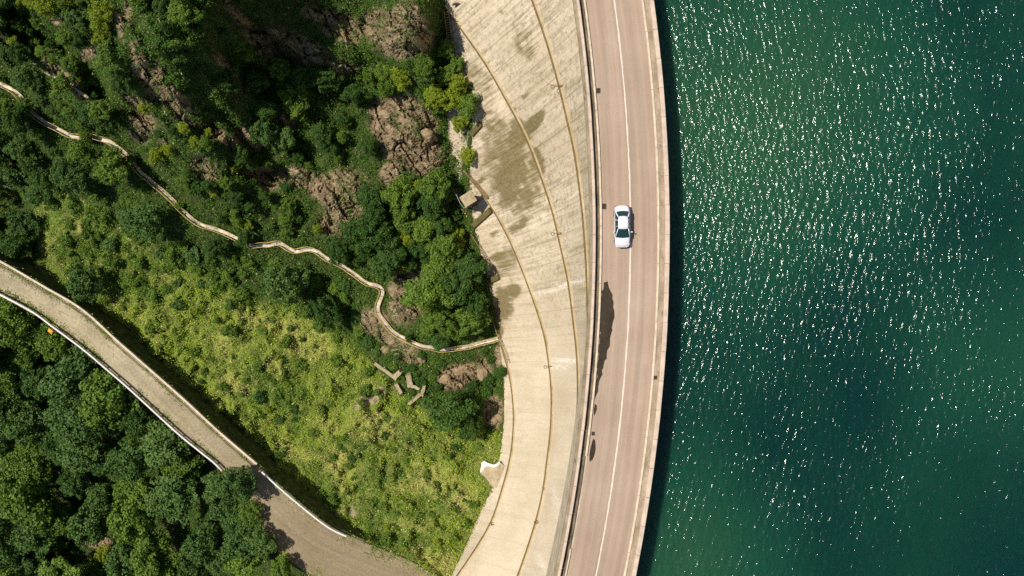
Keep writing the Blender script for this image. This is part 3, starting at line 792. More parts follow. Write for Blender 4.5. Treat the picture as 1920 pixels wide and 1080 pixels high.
def hz(px, py):
    """terrain height at photo pixels, from the grid"""
    px = np.asarray(px, float); py = np.asarray(py, float)
    fi = np.interp(px, gx, np.arange(len(gx))); fj = np.interp(py, gy, np.arange(len(gy)))
    i = np.clip(fi.astype(int), 0, len(gx) - 2); j = np.clip(fj.astype(int), 0, len(gy) - 2)
    a = fi - i; b = fj - j
    return (GZ[i, j] * (1 - a) + GZ[i + 1, j] * a) * (1 - b) + (GZ[i, j + 1] * (1 - a) + GZ[i + 1, j + 1] * a) * b
def ground_at(x, y, z0):
    z = z0
    for _ in range(12):
        px, py = unP(x, y, z)
        z = 0.5 * z + 0.5 * float(hz(px, py))
    return z

# ------------------------------------------------------------------ lower road, its walls, rails
n_ = 220
def even(line, n):
    p = resample(line, 4.0); d = np.concatenate([[0], np.cumsum(np.hypot(*np.diff(p[:, :2], axis=0).T))])
    q = np.linspace(0, d[-1], n)
    return np.stack([np.interp(q, d, p[:, k]) for k in range(p.shape[1])], -1)
ne = even(ROAD_NE, n_); sw = even(ROAD_SW, n_)
wid = np.linspace(0, 1, 11)
rv = np.zeros((n_, 11, 3))
for k, f in enumerate(wid):
    q = ne * (1 - f) + sw * f
    rv[:, k] = Pn(q[:, 0], q[:, 1], np.full(n_, ROAD_Z))
rv[:, :, 2] += (fbm(rv[:, :, 0] * .5, rv[:, :, 1] * .5, 3, 71) - 0.5) * 0.08
me = np_mesh("lower_road", rv.reshape(-1, 3), grid_faces(n_, 11), True)
uvl = me.uv_layers.new(name="UVMap")
al = np.concatenate([[0], np.cumsum(np.linalg.norm(np.diff(rv[:, 5], axis=0), axis=-1))])
acr = np.linalg.norm(rv - rv[:, :1], axis=-1)
li = np.zeros(len(me.loops), np.int32); me.loops.foreach_get("vertex_index", li)
uvl.data.foreach_set("uv", np.stack([np.repeat(al, 11)[li], acr.ravel()[li]], -1).astype(np.float32).ravel())
bm = bmesh.new(); bm.from_mesh(me); bm.normal_update()
if sum(f.normal.z for f in bm.faces) < 0: bmesh.ops.reverse_faces(bm, faces=bm.faces[:])
bm.to_mesh(me); bm.free()
tag(link("lower_road", me, M_LOWROAD), kind='structure')

def wall_along(name, line, prof, mat, label, cat, i0=0, i1=None):
    bm = bmesh.new()
    pts = [P(a, b, ROAD_Z) for a, b in line[i0:i1]]
    bm_ribbon(bm, pts, prof)
    o = bm_obj(name, bm, mat)
    return tag(o, label, cat)
# travelling right-down: left of travel is towards the NE
k_ne = int(np.argmin(np.hypot(ne[:, 0] - 484, ne[:, 1] - 874)))
k_end = int(np.argmin(np.hypot(ne[:, 0] - 690, ne[:, 1] - 1019)))
wall_along("retaining_wall", ne, [(-0.05, -0.08), (0.30, -0.08), (0.75, -9.0), (-0.05, -9.0)], M_MOSSWALL, "tall stained concrete retaining wall under the meadow side of the lower road", "retaining wall", 0, k_end)
k_sw = int(np.argmin(np.hypot(sw[:, 0] - 640, sw[:, 1] - 1112)))
wall_along("retaining_wall", sw, [(0.05, -0.08), (-0.40, -0.08), (-0.9, -14.0), (0.05, -14.0)], M_MOSSWALL, "concrete retaining wall on the forest side of the lower road", "retaining wall", 0, k_sw)
lo_ = wall_along("low_parapet", ne, [(0.32, -0.06), (0.32, 0.42), (0.04, 0.42), (0.04, -0.06)], M_KERB, "low yellowish concrete parapet along the meadow edge of the lower road", "parapet", 0, k_ne)
lo2 = wall_along("kerb_wall", ne, [(-0.42, -0.06), (-0.42, 0.12), (-0.62, 0.12), (-0.62, -0.06)], M_LOWROAD, "weathered inner kerb of the lower road beside the low parapet", "kerb", 0, k_ne)
wall_along("outer_kerb", sw, [(-0.12, -0.06), (-0.12, 0.20), (-0.34, 0.20), (-0.34, -0.06)], M_KERB, "thin concrete kerb outside the long white guardrail of the lower road", "kerb", 0, int(np.argmin(np.hypot(sw[:, 0] - 415, sw[:, 1] - 876))) + 6)

def guardrail(line, side, label, post_step, mat=M_RAILWHITE):
    pts = [Vector(P(a, b, ROAD_Z)) for a, b in line]
    g = empty("guardrail", pts[0])
    inv = Matrix.Translation(-pts[0])
    bm = bmesh.new()
    bm_ribbon(bm, pts, [(side - 0.11, 0.62), (side - 0.11, 0.90), (side - 0.04, 0.94), (side + 0.04, 0.94), (side + 0.11, 0.90), (side + 0.11, 0.62)])
    o = bm_obj("beam", bm, mat, g); o.matrix_parent_inverse = inv
    acc = 0
    for i in range(len(pts) - 1):
        d = pts[i + 1] - pts[i]
        acc += d.length
        if acc > post_step:
            acc = 0
            n = Vector((-d.y, d.x, 0)).normalized()
            bm = bmesh.new()
            bm_box(bm, (0, 0, 0.28), (0.16, 0.16, 0.72), math.atan2(d.y, d.x), 0.015)
            o = bm_obj("post", bm, M_STEEL, g)
            o.location = pts[i] + n * side - pts[0]
    tag(g, label, "guardrail")
    return g
k_g = int(np.argmin(np.hypot(sw[:, 0] - 418, sw[:, 1] - 879)))
guardrail(sw[:k_g], 0.06, "long white guardrail along the forest side of the lower road", 2.0)
ka = int(np.argmin(np.hypot(ne[:, 0] - 496, ne[:, 1] - 884))); kb = int(np.argmin(np.hypot(ne[:, 0] - 656, ne[:, 1] - 1005)))
guardrail(ne[ka:kb], 0.02, "short white guardrail along the meadow bend of the lower road", 2.0)

# orange sign beside the guardrail
c = P(103, 620, ROAD_Z)
s_ = empty("warning_sign", (c[0], c[1], ROAD_Z - 1.5), R_(-38))
tag(s_, "small orange board on a post outside the long white guardrail", "sign")
bm = bmesh.new(); bm_box(bm, (0, 0, 2.6), (0.75, 0.12, 0.72), 0, 0.02, Matrix.Rotation(R_(-62), 4, 'X')); bm_obj("board", bm, M_ORANGE, s_)
bm = bmesh.new(); bm_tube(bm, [(0, 0, -1.0), (0, 0, 2.55)], 0.05, 8); bm_obj("post", bm, M_STEEL, s_)

# ------------------------------------------------------------------ hillside path with its yellow railings
pp = even(PATH, 260)
pp[:, :2] += np.stack([fbm(np.arange(260) / 7.0, np.full(260, 3.3), 2, 151) - .5, fbm(np.arange(260) / 7.0, np.full(260, 8.8), 2, 152) - .5], -1) * 7.0
pts = [Vector(P(*p)) for p in pp]
bm = bmesh.new()
bm_ribbon(bm, pts, [(0.22, -0.12), (0.22, 0.0), (-0.22, 0.0), (-0.22, -0.12)])
pth = bm_obj("path", bm, M_PATH); tag(pth, kind='structure')
for side, lab in ((0.32, "yellow pipe railing on the uphill rocky side of the hillside path"), (-0.32, "yellow pipe railing on the downhill meadow side of the hillside path")):
    g = empty("path_railing", pts[0]); tag(g, lab, "railing")
    inv = Matrix.Translation(-pts[0])
    off = []
    for i, p in enumerate(pts):
        d = pts[min(i + 1, len(pts) - 1)] - pts[max(i - 1, 0)]; d.z = 0; d.normalize()
        off.append(p + Vector((-d.y, d.x, 0)) * side)
    for h in (1.0, 0.5):
        bm = bmesh.new(); bm_tube(bm, [p + Vector((0, 0, h)) for p in off], 0.036 if h == 1.0 else 0.022, 6)
        o = bm_obj("rail", bm, M_YELLOW, g); o.matrix_parent_inverse = inv
    for i in range(2, len(off), 6):
        bm = bmesh.new(); bm_tube(bm, [(0, 0, -0.5), (0, 0, 1.06)], 0.04, 6)
        o = bm_obj("post", bm, M_YELLOW, g); o.location = off[i] - pts[0]

tr_ = even([(-60, 40), (-20, 62), (8, 76), (30, 90), (58, 112), (76, 130), (98, 142), (118, 147), (142, 165), (168, 187)], 60)
tr_ = tr_ + np.stack([fbm(np.arange(60) / 4.0, np.full(60, 1.3), 2, 161) - .5, fbm(np.arange(60) / 4.0, np.full(60, 6.8), 2, 162) - .5], -1) * 6.0
bm = bmesh.new()
bm_ribbon(bm, [P(a_, b_, float(hz(a_, b_)) + .35) for a_, b_ in tr_], [(0.16, -0.8), (0.16, 0.0), (-0.16, 0.0), (-0.16, -0.8)])
tag(bm_obj("old_trail", bm, M_RUBBLE), kind='structure')

# ------------------------------------------------------------------ things on the dam road
def decal(name, poly, z, mat, label, cat, wob=0.10):
    pl = resample(poly + [poly[0]], 6.0)[:-1]
    pl[:, :2] += (rng.random((len(pl), 2)) - 0.5) * wob * 16
    bm = bmesh.new()
    vs = [bm.verts.new(P(a, b, z)) for a, b in pl]
    f = bm.faces.new(vs)
    f.normal_update()
    if f.normal.z < 0: f.normal_flip()
    bmesh.ops.triangulate(bm, faces=[f])
    me = bpy.data.meshes.new(name); bm.to_mesh(me); bm.free()
    o = link(name, me, mat)
    return tag(o, label, cat)
def XL(y, off): return 1182 + off - 1.57e-4 * (y - 440) ** 2
decal("wet_patch", [(1133, 530), (1139, 529), (1145, 545), (1150, 568), (1151, 590), (1147, 620), (1142, 650), (1136, 672), (1131, 690), (XL(735, -52) + 4, 735), (XL(748, -52), 750), (XL(735, -52), 735), (XL(680, -52), 680), (XL(620, -52), 620), (XL(580, -52), 580), (XL(545, -52), 548)], 0.036, M_WET, "long dark wet patch on the road along the left kerb below the car", "wet patch", 0.22)
decal("wet_patch", [(XL(822, -47), 822), (XL(824, -43), 826), (XL(845, -40), 845), (XL(862, -43), 862), (XL(866, -48), 866), (XL(845, -50), 845)], 0.036, M_WET, "oval dark wet patch on the road, the lowest of the three by the left kerb", "wet patch", 0.04)
decal("wet_patch", [(XL(757, -51), 757), (XL(758, -47), 760), (XL(768, -46), 768), (XL(780, -50), 780), (XL(770, -52), 770)], 0.036, M_WET, "small dark wet patch on the road between the long one and the oval one", "wet patch", 0.03)
def drain(px, py, z, w, h, label):
    c = P(px, py, z)
    e = empty("drain_grate", c, 0.0)
    bm = bmesh.new()
    for a, b, sx, sy in ((0, h / 2, w, .05), (0, -h / 2, w, .05), (w / 2, 0, .05, h), (-w / 2, 0, .05, h)):
        bm_box(bm, (a, b, 0.012), (sx, sy, 0.03))
    bm_obj("frame", bm, M_IRON, e)
    bm = bmesh.new()
    for k in range(5):
        bm_box(bm, ((k - 2) * w / 5.2, 0, 0.008), (w / 11, h - .06, 0.02))
    bm_obj("bars", bm, M_IRON, e)
    bm = bmesh.new(); bm_box(bm, (0, 0, 0.001), (w, h, 0.004)); bm_obj("sump", bm, M_WET, e)
    return tag(e, label, "drain")
drain(1133, 387, 0.022, 0.36, 0.55, "square iron drain grate on the road beside the left kerb, above the car")
drain(1122, 170, 0.022, 0.36, 0.50, "iron drain grate by the left kerb near the top of the photo")
drain(1112, 813, 0.022, 0.30, 0.36, "small drain grate by the left kerb just above the oval wet patch")
drain(1229, 708, 0.125, 0.30, 0.36, "small dark hatch in the right-hand walkway beside the lake parapet")

# survey brackets reaching out over the ledges
def bracket(px, py, z, rot, L, label):
    c = P(px, py, z)
    e = empty("survey_bracket", c, R_(rot)); tag(e, label, "bracket", "brackets on the dam ledges")
    bm = bmesh.new(); bm_tube(bm, [(-L, 0, 0.5), (L * 0.6, 0, 0.5)], 0.045, 6); bm_tube(bm, [(0, 0, -0.6), (0, 0, 0.5)], 0.04, 6); bm_obj("arm", bm, M_LEDGE_EDGE, e)
    bm = bmesh.new()
    ring = [(-L - .20 + .2 * math.cos(a), .2 * math.sin(a), 0.5) for a in np.linspace(0, 2 * math.pi, 13)]
    bm_tube(bm, ring, 0.045, 6); bm_obj("ring", bm, M_LEDGE_EDGE, e)
bracket(1051, 162, Z1, 10, 0.75, "ring-ended bracket across the topmost ledge near the top of the photo")
bracket(1050, 437, Z2 + .3, 8, 0.75, "ring-ended bracket on the dam ledge level with the car")
bracket(1033, 686, Z3, 8, 0.6, "ring-ended bracket on the dam ledge beside the white lime patch")
bracket(1012, 977, Z3, 4, 0.4, "small bracket on the dam ledge near the bottom of the photo")
bracket(927, 982, Z4, -10, 0.35, "small bracket on the lowest ledge near the bottom of the photo")

# concrete pieces at the foot of the dam
def zf(px, py): return float(face_z(np.array(px), np.array(py)))
c = P(878, 373, -22.0)
hut = empty("concrete_hut", (c[0], c[1], -25.5), R_(32)); tag(hut, "small flat-roofed concrete box at the dam foot beside the trees", "hut")
bm = bmesh.new(); bm_box(bm, (0, 0, 1.2), (1.55, 1.35, 4.4), 0, 0.04); bm_obj("wall", bm, M_DARKOLIVE, hut)
bm = bmesh.new(); bm_box(bm, (0, 0, 3.52), (1.85, 1.65, 0.22), 0, 0.04); bm_obj("roof_slab", bm, M_RUBBLE, hut)
c0 = P(858, 368, -24.5)
g = empty("steel_handrail", c0); tag(g, "grey bent steel handrail beside the concrete box at the dam foot", "handrail")
inv = Matrix.Translation(-Vector(c0))
for h in (0.5, 1.0):
    bm = bmesh.new(); bm_tube(bm, [Vector(P(*q, -24.5)) + Vector((0, 0, h)) for q in ((856, 366), (864, 383), (870, 391), (884, 388))], 0.04, 6); o = bm_obj("rail", bm, M_STEEL, g); o.matrix_parent_inverse = inv
for q in ((856, 366), (864, 383), (870, 391), (884, 388)):
    bm = bmesh.new(); bm_tube(bm, [(0, 0, -1.5), (0, 0, 1.0)], 0.045, 6); o = bm_obj("post", bm, M_STEEL, g); o.location = Vector(P(*q, -24.5)) - Vector(c0)
def slab(p0, p1, w, t_, name, mat, label, cat, lift=0.15):
    z0 = zf(*p0); z1 = zf(*p1)
    a = Vector(P(*p0, z0)); b = Vector(P(*p1, z1))
    d = b - a; L = d.length; m = (a + b) / 2 + Vector((0, 0, lift))
    q = d.to_track_quat('X', 'Z').to_matrix().to_4x4()
    bm = bmesh.new()
    bmesh.ops.create_cube(bm, size=1.0, matrix=Matrix.Diagonal((L, w, t_, 1)))
    bmesh.ops.bevel(bm, geom=bm.edges[:], offset=0.04, segments=1, affect='EDGES')
    o = bm_obj(name, bm, mat); o.matrix_world = Matrix.Translation(m) @ q
    return tag(o, label, cat)
slab((887, 424), (921, 393), 0.75, 0.7, "buttress", M_DARKOLIVE, "dark olive concrete rib running down the dam foot below the concrete box", "buttress")
slab((916, 528), (936, 518), 0.75, 0.7, "buttress", M_DARKOLIVE, "short dark concrete rib at the dam foot halfway down the photo", "buttress")
slab((884, 252), (902, 232), 0.7, 0.6, "buttress", M_DARKOLIVE, "dark concrete rib at the dam foot above the concrete box", "buttress")
slab((876, 326), (916, 372), 0.5, 0.4, "concrete_gutter", M_LEDGE_EDGE, "dirty concrete gutter slanting from the trees down past the concrete box", "gutter", 0.1)
# thin handrail following the foot of the dam
def foot_rail(ptsq, label, mat=M_WOOD, h=1.0, step=3):
    base = [Vector(P(a, b, zf(a, b))) for a, b in ptsq]
    g = empty("foot_handrail", base[0]); tag(g, label, "handrail")
    inv = Matrix.Translation(-base[0])
    for hh in (h, h * .5):
        bm = bmesh.new(); bm_tube(bm, [p + Vector((-.2, 0, hh)) for p in base], 0.055, 6); o = bm_obj("rail", bm, mat, g); o.matrix_parent_inverse = inv
    for p in base[::step]:
        bm = bmesh.new(); bm_tube(bm, [(-.2, 0, -.4), (-.2, 0, h)], 0.045, 6); o = bm_obj("post", bm, mat, g); o.location = p - base[0]
foot_rail(resample([(886, 440), (900, 462), (915, 487), (931, 512)], 8), "rusty brown handrail down the dam foot below the concrete box")
foot_rail(resample([(922, 590), (930, 612), (937, 632), (946, 655), (955, 680)], 8), "rusty brown handrail at the dam foot where the hillside path ends")
# ladder in the slot at the top
a = Vector(P(836, 18, -14.0)); b = Vector(P(850, 130, -18.5))
g = empty("metal_ladder", a); tag(g, "brown ladder lying in the dark slot between rock and dam near the photo's top", "ladder")
inv = Matrix.Translation(-a)
d = (b - a); sdv = Vector((-d.y, d.x, 0)).normalized() * .28
for s in (-1, 1):
    bm = bmesh.new(); bm_tube(bm, [a + sdv * s, b + sdv * s], 0.05, 6); o = bm_obj("stile", bm, M_WOOD, g); o.matrix_parent_inverse = inv
for k in range(1, 24):
    p = a + d * k / 24
    bm = bmesh.new(); bm_tube(bm, [p - sdv, p + sdv], 0.04, 5); o = bm_obj("rung", bm, M_WOOD, g); o.matrix_parent_inverse = inv
# arched niche in the upper face, its shade put in as a dark solid
c = Vector(P(859, 13, zf(859, 13) + .15))
bm = bmesh.new()
vs = [bm.verts.new((0.75 * math.cos(a_), 0.42 * math.sin(a_), 0)) for a_ in np.linspace(0.15, math.pi, 10)] + [bm.verts.new((0.2, 0.28, 0))]
f = bm.faces.new(vs); ex = bmesh.ops.extrude_face_region(bm, geom=[f]); bmesh.ops.translate(bm, verts=[v for v in ex['geom'] if isinstance(v, bmesh.types.BMVert)], vec=(0, 0, 0.3))
o = bm_obj("niche_shade", bm, M_IRON); o.location = c; o.rotation_euler = (0, 0, R_(-12)); tag(o, "dark solid standing in for the shade of an arched niche in the dam face at the top of the photo", "niche")
# pale pad at the foot with its white lime edge
pad = [(905, 868), (925, 872), (938, 868), (948, 880), (946, 905), (936, 915), (922, 912), (910, 895), (900, 885)]
zp = float(hz(912, 885)) + 0.35
c = P(922, 890, zp)
e = empty("concrete_pad", c); tag(e, "grey concrete pad with a white crusted edge at the foot of the dam", "pad")
pl = resample(pad + [pad[0]], 5)[:-1]
bm = bmesh.new(); vs = [bm.verts.new(Vector(P(a_, b_, zp + (a_ - 900) * 0.03)) - Vector(c)) for a_, b_ in pl + (rng.random(pl.shape) - .5) * 1.5]
f = bm.faces.new(vs); f.normal_update()
if f.normal.z < 0: f.normal_flip()
ex = bmesh.ops.extrude_face_region(bm, geom=[f]); bmesh.ops.translate(bm, verts=[v for v in ex['geom'] if isinstance(v, bmesh.types.BMVert)], vec=(0, 0, -0.9))
bm_obj("slab", bm, M_RUBBLE, e)
rim = [(902, 876), (903, 868), (908, 865), (915, 868), (922, 871), (930, 870), (936, 866), (938, 868), (933, 873), (925, 876), (915, 874), (909, 876), (905, 882), (901, 886)]
rim = resample(rim + [rim[0]], 3)[:-1]; rim = rim + (rng.random(rim.shape) - .5) * 1.3
bm = bmesh.new(); vs = [bm.verts.new(Vector(P(a_, b_, zp + (a_ - 900) * 0.03 + .10)) - Vector(c)) for a_, b_ in rim]
f = bm.faces.new(vs); f.normal_update()
if f.normal.z < 0: f.normal_flip()
ex = bmesh.ops.extrude_face_region(bm, geom=[f]); bmesh.ops.translate(bm, verts=[v for v in ex['geom'] if isinstance(v, bmesh.types.BMVert)], vec=(0, 0, -0.4))
bm_obj("white_edge", bm, M_WHITE, e)

# ------------------------------------------------------------------ ruined foundations and boulders on the slope
def ruin(p0, p1, w, h, label, nm="ruined_wall", mat=M_RUBBLE):
    z0 = float(hz(*p0)) ; z1 = float(hz(*p1))
    a = Vector(P(*p0, z0)); b = Vector(P(*p1, z1)); d = b - a
    bm = bmesh.new()
    bmesh.ops.create_cube(bm, size=1.0, matrix=Matrix.Diagonal((d.length, w, h, 1)))
    bmesh.ops.subdivide_edges(bm, edges=bm.edges[:], cuts=3, use_grid_fill=True)
    for v in bm.verts:
        v.co += Vector((random.uniform(-1, 1), random.uniform(-1, 1), random.uniform(-1, .6))) * 0.07
    o = bm_obj(nm, bm, mat); o.location = (a + b) / 2 + Vector((0, 0, h * .25)); o.rotation_euler = d.to_track_quat('X', 'Z').to_euler()
    return tag(o, label, "ruin" if nm == "ruined_wall" else "log")
ruin((705, 680), (745, 709), 0.50, 1.3, "long straight stump of concrete wall, longest of the ruins in the clearing")
ruin((744, 704), (754, 694), 0.75, 1.5, "squarish concrete block at the lower end of the longest ruined wall")
ruin((744, 720), (755, 737), 0.50, 1.2, "short slanting wall stump just below the longest ruined wall")
ruin((766, 700), (771, 722), 0.80, 1.3, "thick upright stub of ruined wall right of the square block")
ruin((772, 722), (789, 728), 0.42, 1.2, "thin level wall stump between the thick stub and the forked end")
ruin((797, 719), (792, 740), 0.45, 1.2, "narrow ruined wall stump at the right end of the ruins")
ruin((789, 738), (768, 757), 0.40, 1.0, "low pale wall stump lowest of the ruins beside the dark tree")
ruin((697, 668), (706, 684), 0.14, 0.14, "grey log leaning at the top of the ruins, right of two", "fallen_log", M_WOOD)
ruin((690, 672), (702, 690), 0.12, 0.12, "grey log leaning at the top of the ruins, left of two", "fallen_log", M_WOOD)

def boulder_mesh(seed):
    bm = bmesh.new(); bmesh.ops.create_icosphere(bm, subdivisions=3, radius=1)
    r = random.Random(seed); ox, oy = r.uniform(0, 50), r.uniform(0, 50)
    for v in bm.verts:
        n = float(fbm(np.array(v.co.x * 1.3 + ox + v.co.z), np.array(v.co.y * 1.3 + oy - v.co.z * .7), 4, seed))
        v.co *= 0.62 + 0.75 * n
        v.co.z *= 0.75
    me = bpy.data.meshes.new("boulder"); bm.to_mesh(me); bm.free(); me.materials.append(M_ROCK)
    return me
BM_ = [boulder_mesh(s) for s in range(4)]
for k, (px, py, r, lab) in enumerate([(724, 655, 9, "brown boulder just under the hillside path's lower bend"), (742, 662, 11, "largest brown boulder in the row under the hillside path's lower bend"), (790, 672, 9, "brown boulder below the path between two dark bushes"), (862, 690, 14, "large brown boulder on the rock shelf above the ruins"), (905, 700, 13, "pale ridged boulder on the rock shelf nearest the dam"), (835, 712, 11, "brown boulder on the left part of the rock shelf above the ruins"),
                                      (925, 790, 10, "brown boulder wedged between the round tree and the dam foot"), (775, 590, 8, "small brown boulder right of the path's zigzag"), (700, 600, 8, "small brown boulder left of the path's zigzag"), (760, 225, 13, "tan boulder in the middle of the rocky knob"), (725, 215, 11, "tan boulder at the left edge of the rocky knob"), (800, 250, 12, "tan boulder at the right of the rocky knob")]):
    o = bpy.data.objects.new("boulder", BM_[k % 4]); COL.objects.link(o)
    z = float(hz(px, py)); s = r * S * (H - z) / H
    o.location = Vector(P(px, py, z)) + Vector((0, 0, s * .15)); o.scale = (s, s * random.uniform(.7, 1), s * .8); o.rotation_euler = (0, 0, random.uniform(0, 6.28))
    tag(o, lab, "boulder", "boulders on the hillside")

# ------------------------------------------------------------------ car
M_CAR = simple("white_car_paint", (0.60, 0.595, 0.64), 0.22, 0.5, 0, 0.02, 1.0)
tcar = NT("car_glass"); tcar.base((0.012, 0.035, 0.036)); tcar.rough(0.06, 0.6); M_GLASS = tcar.m
M_TYRE = simple("tyre_rubber", (0.02, 0.02, 0.02), 0.8, 0.2)
M_RIM = simple("alloy_rim", (0.5, 0.5, 0.52), 0.35, 0.5, 0.8, 0.1)
M_TRIM = simple("black_trim", (0.02, 0.02, 0.022), 0.5, 0.4)
M_LAMP = simple("lamp_lens", (0.62, 0.64, 0.68), 0.12, 0.6, 0, 0.1)
M_RED = simple("tail_lens", (0.32, 0.02, 0.02), 0.2, 0.5, 0, 0.1)
def loft(bm, secs):
    rings = [[bm.verts.new(p) for p in s] for s in secs]
    for A, B in zip(rings, rings[1:]):
        for j in range(len(A) - 1):
            bm.faces.new((A[j], A[j + 1], B[j + 1], B[j]))
    return rings
def make_car():
    c = P(1165, 425.5, 0.02)
    car = empty("parked_car", (c[0], c[1], 0.022), R_(0.6))
    tag(car, "white four-door saloon car driving down the dam road left of the centre line", "car")
    car.name = "car"
    # +y = rear (up in the photo), -y = front. stations: (y, half width, shoulder z, deck z)
    st = [(-2.24, .46, .48, .56), (-2.18, .60, .56, .66), (-2.05, .70, .62, .74), (-1.75, .785, .70, .84), (-1.35, .815, .76, .90), (-0.95, .825, .80, .94), (-0.4, .83, .83, .93), (0.4, .83, .85, .94), (1.0, .825, .86, .95), (1.45, .81, .86, .98), (1.85, .775, .84, .98), (2.10, .70, .78, .92), (2.20, .58, .70, .80), (2.25, .45, .60, .66)]
    secs = []
    for y, w, sh, dk in st:
        lo = .22
        pr = [(-w * .90, lo), (-w, lo + .18), (-w, sh - .10), (-w * .96, sh), (-w * .82, dk - .02), (-w * .4, dk + .015), (0, dk + .025)]
        pr = pr + [(-a, b) for a, b in pr[-2::-1]]
        secs.append([(a, y, b) for a, b in pr])
    bm = bmesh.new(); rings = loft(bm, secs)
    bm.faces.new(rings[0][::-1]); bm.faces.new(rings[-1])
    for A, B in zip(rings, rings[1:]): bm.faces.new((A[-1], A[0], B[0], B[-1]))
    body = bm_obj("body", bm, M_CAR, car, True)
    m = body.modifiers.new("sub", 'SUBSURF'); m.levels = 1; m.render_levels = 2
    # cabin: bottom outline and roof outline
    yb0, yb1 = -1.16, 1.56       # windscreen base, rear window base
    yr0, yr1 = -0.30, 0.98       # roof front, rear
    wb, wr = .72, .535
    zb, zr = .90, 1.40
    def bow(y, x, w, amt): return y
    xs = [-1, -.8, -.4, 0, .4, .8, 1]
    def strip(name, ya, wa, za, yb, wb_, zb_, curve_a, curve_b, mat, off=0.0, parent=body):
        bm = bmesh.new()
        A = [bm.verts.new((x * wa, ya + curve_a * (1 - x * x), za + off + .02 * (1 - x * x))) for x in xs]
        B = [bm.verts.new((x * wb_, yb + curve_b * (1 - x * x), zb_ + off + .02 * (1 - x * x))) for x in xs]
        M_ = [bm.verts.new((p.co + q.co) / 2 + Vector((0, 0, .03))) for p, q in zip(A, B)]
        for U, V in ((A, M_), (M_, B)):
            for j in range(len(xs) - 1): bm.faces.new((U[j], U[j + 1], V[j + 1], V[j]))
        o = bm_obj(name, bm, mat, car, True)
        return o
    strip("windscreen", yb0, wb * .97, zb - .02, yr0, wr * .97, zr, -.14, -.05, M_GLASS)
    strip("rear_window", yb1, wb * .90, zb + .04, yr1, wr * .93, zr - .01, .10, .05, M_GLASS)
    # roof panel, thick and domed
    bm = bmesh.new()
    ny = 7; rows = []
    for i in range(ny):
        f = i / (ny - 1); y = yr0 + (yr1 - yr0) * f
        w = wr * (0.98 + 0.05 * math.sin(math.pi * f)) * (1 - 0.05 * f)
        rows.append([(x * w, y + (-.05 if f < .5 else .05) * (1 - x * x) * abs(2 * f - 1), zr + .025 + .05 * (1 - x * x) + .03 * math.sin(math.pi * f)) for x in xs])
    R1 = loft(bm, rows)
    lowr = [[bm.verts.new((v.co.x, v.co.y, v.co.z - .06)) for v in r] for r in R1]
    for A, B in zip(lowr, lowr[1:]):
        for j in range(len(A) - 1): bm.faces.new((A[j], B[j], B[j + 1], A[j + 1]))
    for A, B in ((R1[0], lowr[0]), (lowr[-1], R1[-1]), ([r[0] for r in lowr], [r[0] for r in R1]), ([r[-1] for r in R1], [r[-1] for r in lowr])):
        for j in range(len(A) - 1): bm.faces.new((A[j], A[j + 1], B[j + 1], B[j]))
    bm_obj("roof", bm, M_CAR, car, True)
    for s in (-1, 1):
        # side glass split into two panes, and the white pillars round it
        yv = [(yb0 + .06, yr0 + .03), (-.08, -.02), (.70, .62), (yb1 - .10, yr1 - .04)]
        for k in range(3):
            (a0, a1), (b0, b1) = yv[k], yv[k + 1]
            g = .025
            bm = bmesh.new()
            q = [(s * (wb + .07), a0 + g, zb + .0), (s * (wb + .07), b0 - g, zb + .02), (s * (wr + .02), b1 - g, zr), (s * (wr + .02), a1 + g, zr)]
            vs = [bm.verts.new(p) for p in q]; f = bm.faces.new(vs)
            ex = bmesh.ops.extrude_face_region(bm, geom=[f]); bmesh.ops.translate(bm, verts=[v for v in ex['geom'] if isinstance(v, bmesh.types.BMVert)], vec=(-s * .03, 0, -.015))
            bm_obj("side_window", bm, M_GLASS, car)
        for (p, q, r_) in (((s * (wb + .04), yb0 + .02, zb), (s * (wr + .01), yr0 + .0, zr + .02), .045), ((s * (wb + .03), yb1 - .03, zb + .05), (s * (wr + .0), yr1 + .0, zr + .01), .06), ((s * (wb + .08), .66, zb), (s * (wr + .02), .60, zr), .03), ((s * (wb + .08), -.05, zb), (s * (wr + .02), -.02, zr), .02)):
            bm = bmesh.new(); bm_tube(bm, [p, q], r_, 8); bm_obj("pillar", bm, M_CAR, car, True)
        # mirror
        bm = bmesh.new(); bmesh.ops.create_uvsphere(bm, u_segments=12, v_segments=8, radius=1, matrix=Matrix.Translation((s * .96, -.62, .98)) @ Matrix.Diagonal((.115, .075, .075, 1)))
        bm_tube(bm, [(s * .80, -.60, .93), (s * .92, -.62, .96)], .03, 6); bm_obj("mirror", bm, M_CAR, car, True)
        # lamps
        bm = bmesh.new()
        vs = [bm.verts.new(p) for p in ((s * .40, -2.19, .60), (s * .63, -2.085, .66), (s * .755, -1.78, .745), (s * .70, -1.83, .80), (s * .56, -2.04, .745), (s * .40, -2.14, .68))]
        f = bm.faces.new(vs); ex = bmesh.ops.extrude_face_region(bm, geom=[f]); bmesh.ops.translate(bm, verts=[v for v in ex['geom'] if isinstance(v, bmesh.types.BMVert)], vec=(s * .02, -.03, .025)); bm_obj("headlight", bm, M_LAMP, car)
        bm = bmesh.new(); bm_box(bm, (s * .60, 2.15, .76), (.26, .10, .12), -s * .45, .02); bm_obj("tail_lamp", bm, M_RED, car)
